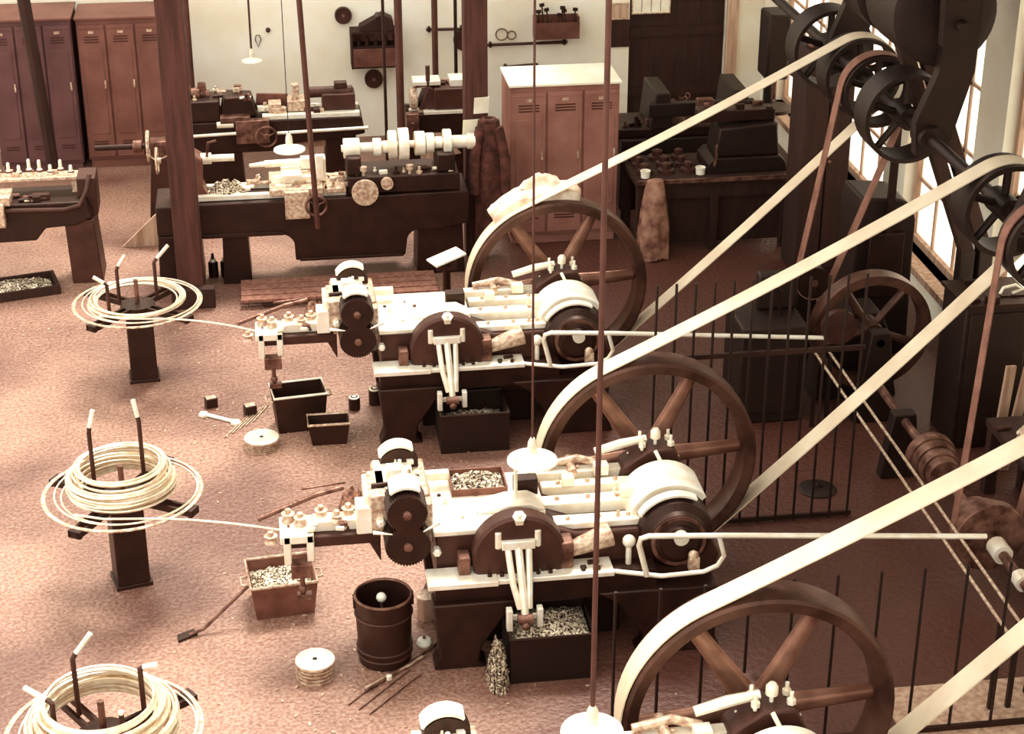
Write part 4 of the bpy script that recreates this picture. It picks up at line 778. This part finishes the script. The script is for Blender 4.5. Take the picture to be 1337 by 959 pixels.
# ================================================================== RIGHT HAND MACHINERY
dp_ = thing('drill_press', 'dark pillar drill standing in front of the bright side wall', 'drill', (5.72, 19.55, 0))
part('column', 'iron_black', dp_, lambda m: m.cyl((0, .12, .0), (0, .12, 1.7), .06)); part('base', 'iron_black', dp_, lambda m: m.mm(-.2, .2, -.3, .25, 0, .08), .01); part('head', 'iron_black', dp_, lambda m: m.mm(-.13, .13, -.2, .2, 1.1, 1.85), .03); part('table', 'iron', dp_, lambda m: m.rev([(.06, 0), (.22, .04), (.22, .08)], (0, -.08, .68), n=24)); part('spindle', 'steel_oily', dp_, lambda m: m.cyl((0, -.12, .86), (0, -.12, 1.1), .025)); part('arm', 'iron_brown', dp_, lambda m: m.box((.26, -.1, 1.15), (.32, .14, .12), (0, .6, 0)), .01)
tc_ = thing('tall_cupboard', 'tall dark cupboard with clutter on top near the side windows', 'cupboard', (5.36, 16.3, 0))
part('body', 'timber_dark', tc_, lambda m: m.mm(-.24, .24, .02, .5, 0, 2.3), .01)
for s_ in (-1, 1): dd = part('door', 'timber_dark', tc_, lambda m: m.mm(s_ * .12 - .112, s_ * .12 + .112, -.005, .02, .08, 2.24), .005); part('knob', 'steel_oily', dd, lambda m: m.ball((s_ * .03, -.02, 1.2), .018))
for k, (x, r, h) in enumerate(((-.14, .07, .12), (.02, .06, .16), (.14, .06, .1))):
    o = thing('tin_pot', 'dusty brown pot standing on the tall dark cupboard', 'pot', (5.36 + x, 16.48, 2.3), 0, 'pots on the tall cupboard'); part('pot', 'bench_clutter', o, lambda m: m.rev([(r * .8, 0), (r, h * .5), (r * .9, h), (r * .8, h), (r * .7, .02)], n=16)); part('rim', 'steel_oily', o, lambda m: m.torus((0, 0, h), (0, 0, 1), r * .9, .008, 18, 5))
pm = thing('power_press', 'dark cast machine column with a rounded top before the window', 'machine', (5.33, 14.6, 0))
part('column', 'iron_black', pm, lambda m: m.prism([(-.3, 0), (.3, 0), (.27, 1.0), (.26, 1.3)] + arc(.06, 1.3, .2, 0, 90, 5) + [(-.24, 1.52), (-.27, 1.4), (-.26, 1.0)], 'xz', -.2, .3), .02); part('lever', 'iron', pm, lambda m: m.mm(-.02, .04, -.26, -.21, 1.2, 2.2)); part('slide', 'iron', pm, lambda m: m.mm(-.16, .16, -.27, -.2, .6, 1.2), .01)
w4 = thing('flywheel_stand', 'smaller dark flywheel machine on its stand below the line shaft', 'machine', (4.9, 13.4, 0))
fwh = part('flywheel', 'rim_iron', w4, lambda m: m.ring((0, 0, .73), (0, 1, 0), .43, .51, -.08, .08, 56)); part('hub', 'rim_iron', fwh, lambda m: m.cyl((0, -.12, .73), (0, .12, .73), .09))
for k in range(5): a = 2 * math.pi * k / 5 + .9; part('spoke', 'rim_iron', fwh, lambda m: m.tube([(.06 * math.cos(a), 0, .73 + .06 * math.sin(a)), (.45 * math.cos(a), 0, .73 + .45 * math.sin(a))], .035, 8))
part('axle', 'steel_oily', w4, lambda m: m.cyl((0, -.3, .73), (0, .5, .73), .035)); part('stand', 'iron_black', w4, lambda m: m.prism([(-.4, 0), (.35, 0), (.22, .66), (.15, .8), (-.2, .8), (-.3, .66)], 'xz', .16, .5), .015); part('front_bearing', 'iron_black', w4, lambda m: m.prism([(-.18, 0), (.18, 0), (.08, .82), (-.08, .82)], 'xz', -.3, -.18), .01); part('small_gear', 'iron_brown', w4, lambda m: m.rev([(.06, 0), (.15, .01), (.15, .07), (.06, .08)], (-.34, -.16, .86), (0, -1, 0), 24))
cm = thing('gear_cabinet', 'black box bodied machine under the steep brown belt', 'machine', (4.05, 13.47, 0))
part('body', 'iron_black', cm, lambda m: m.mm(-.3, .26, -.25, .3, 0, .88), .02); part('bearing', 'iron_black', cm, lambda m: m.mm(-.08, .26, .1, .22, .88, 1.2), .02); part('door', 'iron_black', cm, lambda m: m.mm(-.24, .2, -.27, -.25, .1, .8), .008); part('hand_lever', 'iron', cm, lambda m: m.tube([(.08, -.02, .86), (.06, -.04, 1.1), (-.02, -.06, 1.26)], .016))
ps = thing('pulley_stand', 'small dark pulley stand at the foot of the steep brown belt', 'pulley stand', (4.56, 14.0, 0)); part('pulley', 'iron', ps, lambda m: m.cyl((0, -.08, .95), (0, .08, .95), .14, n=28)); part('axle', 'steel_oily', ps, lambda m: m.cyl((0, -.1, .95), (0, .2, .95), .03)); part('pedestal', 'iron_black', ps, lambda m: m.prism([(-.14, 0), (.14, 0), (.07, 1.02), (-.07, 1.02)], 'xz', .1, .2), .01)
belt('drive_belt', 'steep brown belt from the line shaft down to the small pulley stand', 'leather_brown', (4.56, .95), .148, (SX, SZ), .308, 13.98, .12)
c2 = thing('steel_cabinet', 'dark square cabinet against the side wall behind the flywheel machine', 'cabinet', (5.65, 12.75, 0)); part('body', 'iron_black', c2, lambda m: m.mm(-.28, .28, -.2, .3, 0, 1.25), .012); part('top', 'iron', c2, lambda m: m.mm(-.3, .3, -.22, .32, 1.25, 1.28)); part('door', 'iron_black', c2, lambda m: m.mm(-.24, .24, -.215, -.2, .08, 1.2), .006)
o = thing('bent_lamp_arm', 'bright crooked handle on top of the dark square cabinet', 'handle', (5.78, 12.7, 1.28)); part('loop', 'steel', o, lambda m: m.tube([(-.08, 0, .02), (-.06, .0, .07), (.04, 0, .09), (.1, 0, .05), (.02, 0, .02)], .014, 8)); part('foot', 'iron', o, lambda m: m.mm(-.1, .12, -.03, .03, 0, .012))
# low shaft with cone pulley and ropes --------------------------------------
lo = thing('low_shaft', 'low worn shaft with cone pulleys running beside the wall', 'shaft', (4.8, 0, .5))
part('shaft', 'steel_oily', lo, lambda m: m.cyl((0, 8.6, 0), (0, 12.9, 0), .035))
for y0, rs in ((10.35, (.26, .22, .18, .14)), (11.25, (.13, .15, .17, .19))):
    for k, r in enumerate(rs): part('cone_step', 'steel_oily', lo, lambda m: m.rev([(r - .01, 0), (r, .01), (r, .08), (r - .01, .09)], (0, y0 + k * .09, 0), (0, 1, 0), 32))
for y in (9.2, 12.2): part('bearing_stand', 'iron_black', lo, lambda m: m.prism([(-.16, -.5), (.16, -.5), (.09, .06), (-.09, .06)], 'xz', y - .06, y + .06), .01)
part('shaft_collar', 'steel', lo, lambda m: m.cyl((0, 10.12, 0), (0, 10.26, 0), .07, n=16)); part('shaft_collar', 'steel', lo, lambda m: m.cyl((0, 9.75, 0), (0, 9.85, 0), .06, n=16))
for x, l in ((4.36, 'taut thin rod running beside the low shaft, the one farther from it'), (4.48, 'taut thin rod running close beside the low shaft')):
    o = thing('control_rod', l, 'rod', (x, 9.0, 0)); part('rod', 'steel_worn', o, lambda m: m.cyl((0, 0, .66), (0, 4.2, .66), .011, n=8))
    for y in (.1, 4.1): part('support', 'iron_black', o, lambda m: m.mm(-.015, .015, y - .015, y + .015, 0, .66))
belt('drive_belt', 'narrow brown belt from the line shaft down to the low cone pulley', 'leather_brown', (4.8, .5), .224, (SX, SZ), .308, 10.48, .09)
# countershaft with broad drums above
cs = thing('countershaft', 'dark overhead countershaft with broad drums under the roof', 'countershaft', (5.05, 0, 3.55))
part('shaft', 'iron_black', cs, lambda m: m.cyl((0, 12.4, 0), (0, 15.6, 0), .045))
for y, r, wd in ((13.15, .4, .7), (14.0, .4, .6), (14.75, .34, .4)): dd = part('drum', 'iron_black', cs, lambda m: m.rev([(.06, 0), (r * .85, .0), (r, .02), (r, wd - .02), (r * .85, wd), (.06, wd)], (0, y - wd / 2, 0), (0, 1, 0), 36))
for y in (12.55, 15.25): part('hanger', 'iron_black', cs, lambda m: m.prism([(-.12, -.16), (.12, -.16), (.2, 1.65), (-.2, 1.65)], 'xz', y - .05, y + .05))
for k, dx in enumerate((0, .16)):
    a = Vector((4.72 + dx, 13.0, 3.2)); b_ = Vector((5.5 + dx, 13.0, 1.5)); a.x += .14; o = thing('brace_timber', ['dark slanting timber brace under the drums, the one farther from the side wall', 'dark slanting timber brace under the drums, the one closer to the side wall'][k], 'brace', (a.x, 13.62, 0))
    part('beam', 'timber_dark', o, lambda m: m.prism([(0, 3.4), (.12, 3.4), (.96, 1.3), (.84, 1.3)], 'xz', -.06, .06), .008); part('foot', 'iron_black', o, lambda m: m.mm(.84, .96, -.07, .07, 0, 1.32), .01)
# timbers by the window, pale boards and sheet on the floor
for k, (x, y, a) in enumerate(((5.62, 12.2, .05), (5.72, 12.16, .12))):
    o = MB().box((0, 0, .45), (.08, .03, .9), (0, a, .1)).build('short_board', 'timber_pale'); o.location = (x, y, .0); tag(o, ['upright short pale board beside the dark square cabinet', 'tilted short pale board leaning next to the upright one'][k], 'board')
wb = bench('low bench along the side wall beside the cone pulleys', 5.35, 6.05, 9.6, 11.9, .62, 'timber_dark')
for k in range(4):
    o = thing('bench_rag', 'pale rag dropped on the low bench by the side wall', 'rag', (5.6 + .1 * (k % 2), 11.6 - k * .42, .62), k, 'rags on the low bench'); part('cloth', 'cloth_pale', o, lambda m: m.heap((0, 0, 0), .12, .09, .07, 10, .4, k + 3)); part('hem', 'cloth_pale', o, lambda m: m.tube([(-.1, -.05, .01), (0, -.09, .015), (.1, -.06, .01)], .008, 5))
o = MB().mm(0, 1.2, 0, 1.1, 0, .012).build('floor_sheet', 'timber_pale'); o.location = (3.72, 8.3, 0); tag(o, 'pale sheet lying on the floor behind the low railing', 'sheet')
o = thing('floor_cover', 'dark round plate lying on the oily floor beyond the tall railing', 'plate', (4.1, 12.05, 0)); part('disc', 'iron_black', o, lambda m: m.rev([(.14, 0), (.15, .01), (.13, .02)], n=24)); part('grip', 'iron', o, lambda m: m.tube([(-.04, 0, .02), (0, 0, .05), (.04, 0, .02)], .008, 6))

# ================================================================== SMALL FITTINGS ON THE LATHES, SCRAPS ON THE FLOOR
DK = ('iron_brown', 'steel_worn', 'iron', 'steel_oily', 'steel')
fittings(L1, 34, -.3, .72, -.26, .2, .97, .05, 21, ('steel', 'steel_worn', 'steel', 'steel_oily'))
fittings(L1, 10, .78, 1.8, -.22, -.08, 1.06, .05, 22, DK)
fittings(L1, 8, .62, .74, -.28, .1, .95, .06, 23, ('steel', 'steel_worn'))
fittings(L2, 24, -.98, -.1, -.18, .18, 1.19, .05, 24, DK)
fittings(L2, 30, -.1, .98, -.16, .2, 1.02, .06, 25, DK)
fittings(L3, 18, -.3, .44, -.16, .16, 1.22, .05, 26, DK)
fittings(L3, 8, -.4, -.1, -.2, .1, .95, .06, 27, DK)
fittings(L4, 24, -.9, .4, -.24, -.04, .86, .06, 28, DK)
fittings(L4, 8, -.86, .4, .03, .18, 1.03, .04, 29, ('steel', 'steel_worn'))
fittings(ch, 8, -.4, .25, -.1, .1, .62, .05, 30, ('iron', 'iron_brown', 'steel_oily'))
fittings(pl, 26, -.9, .7, -.28, .28, .9, .07, 31, ('iron', 'iron_brown', 'steel_oily', 'iron_black'))
fittings(c2, 6, -.2, .2, -.15, .25, 1.28, .06, 32, ('iron', 'steel_oily'))
fittings(wb, 26, -.3, .3, .1, 2.2, .62, .07, 33, ('iron', 'iron_brown', 'steel_oily', 'steel_worn'))
R = random.Random(77); mb = MB()
for k in range(520):
    t = R.random()
    if t < .45: x, y = R.gauss(.2, .7), R.gauss(13.6, .5)
    elif t < .7: x, y = R.gauss(.7, .7), R.gauss(10.3, .45)
    elif t < .85: x, y = R.uniform(-2.8, 1.6), R.uniform(15.6, 16.6)
    else: x, y = R.uniform(-2.5, 4.2), R.uniform(8.4, 16)
    z = .004; d_ = R.uniform(.005, .013)
    if any(x > .75 and abs(y - q + .55) < .8 for q in MY): continue
    mb.box((x, y, z), (d_ * R.uniform(1, 3), d_, .008), (0, 0, R.uniform(0, 3.14)))
tag(mb.build('floor_scraps', 'steel_worn'), 'small metal scraps strewn over the workshop floor', 'scraps', None, 'stuff')
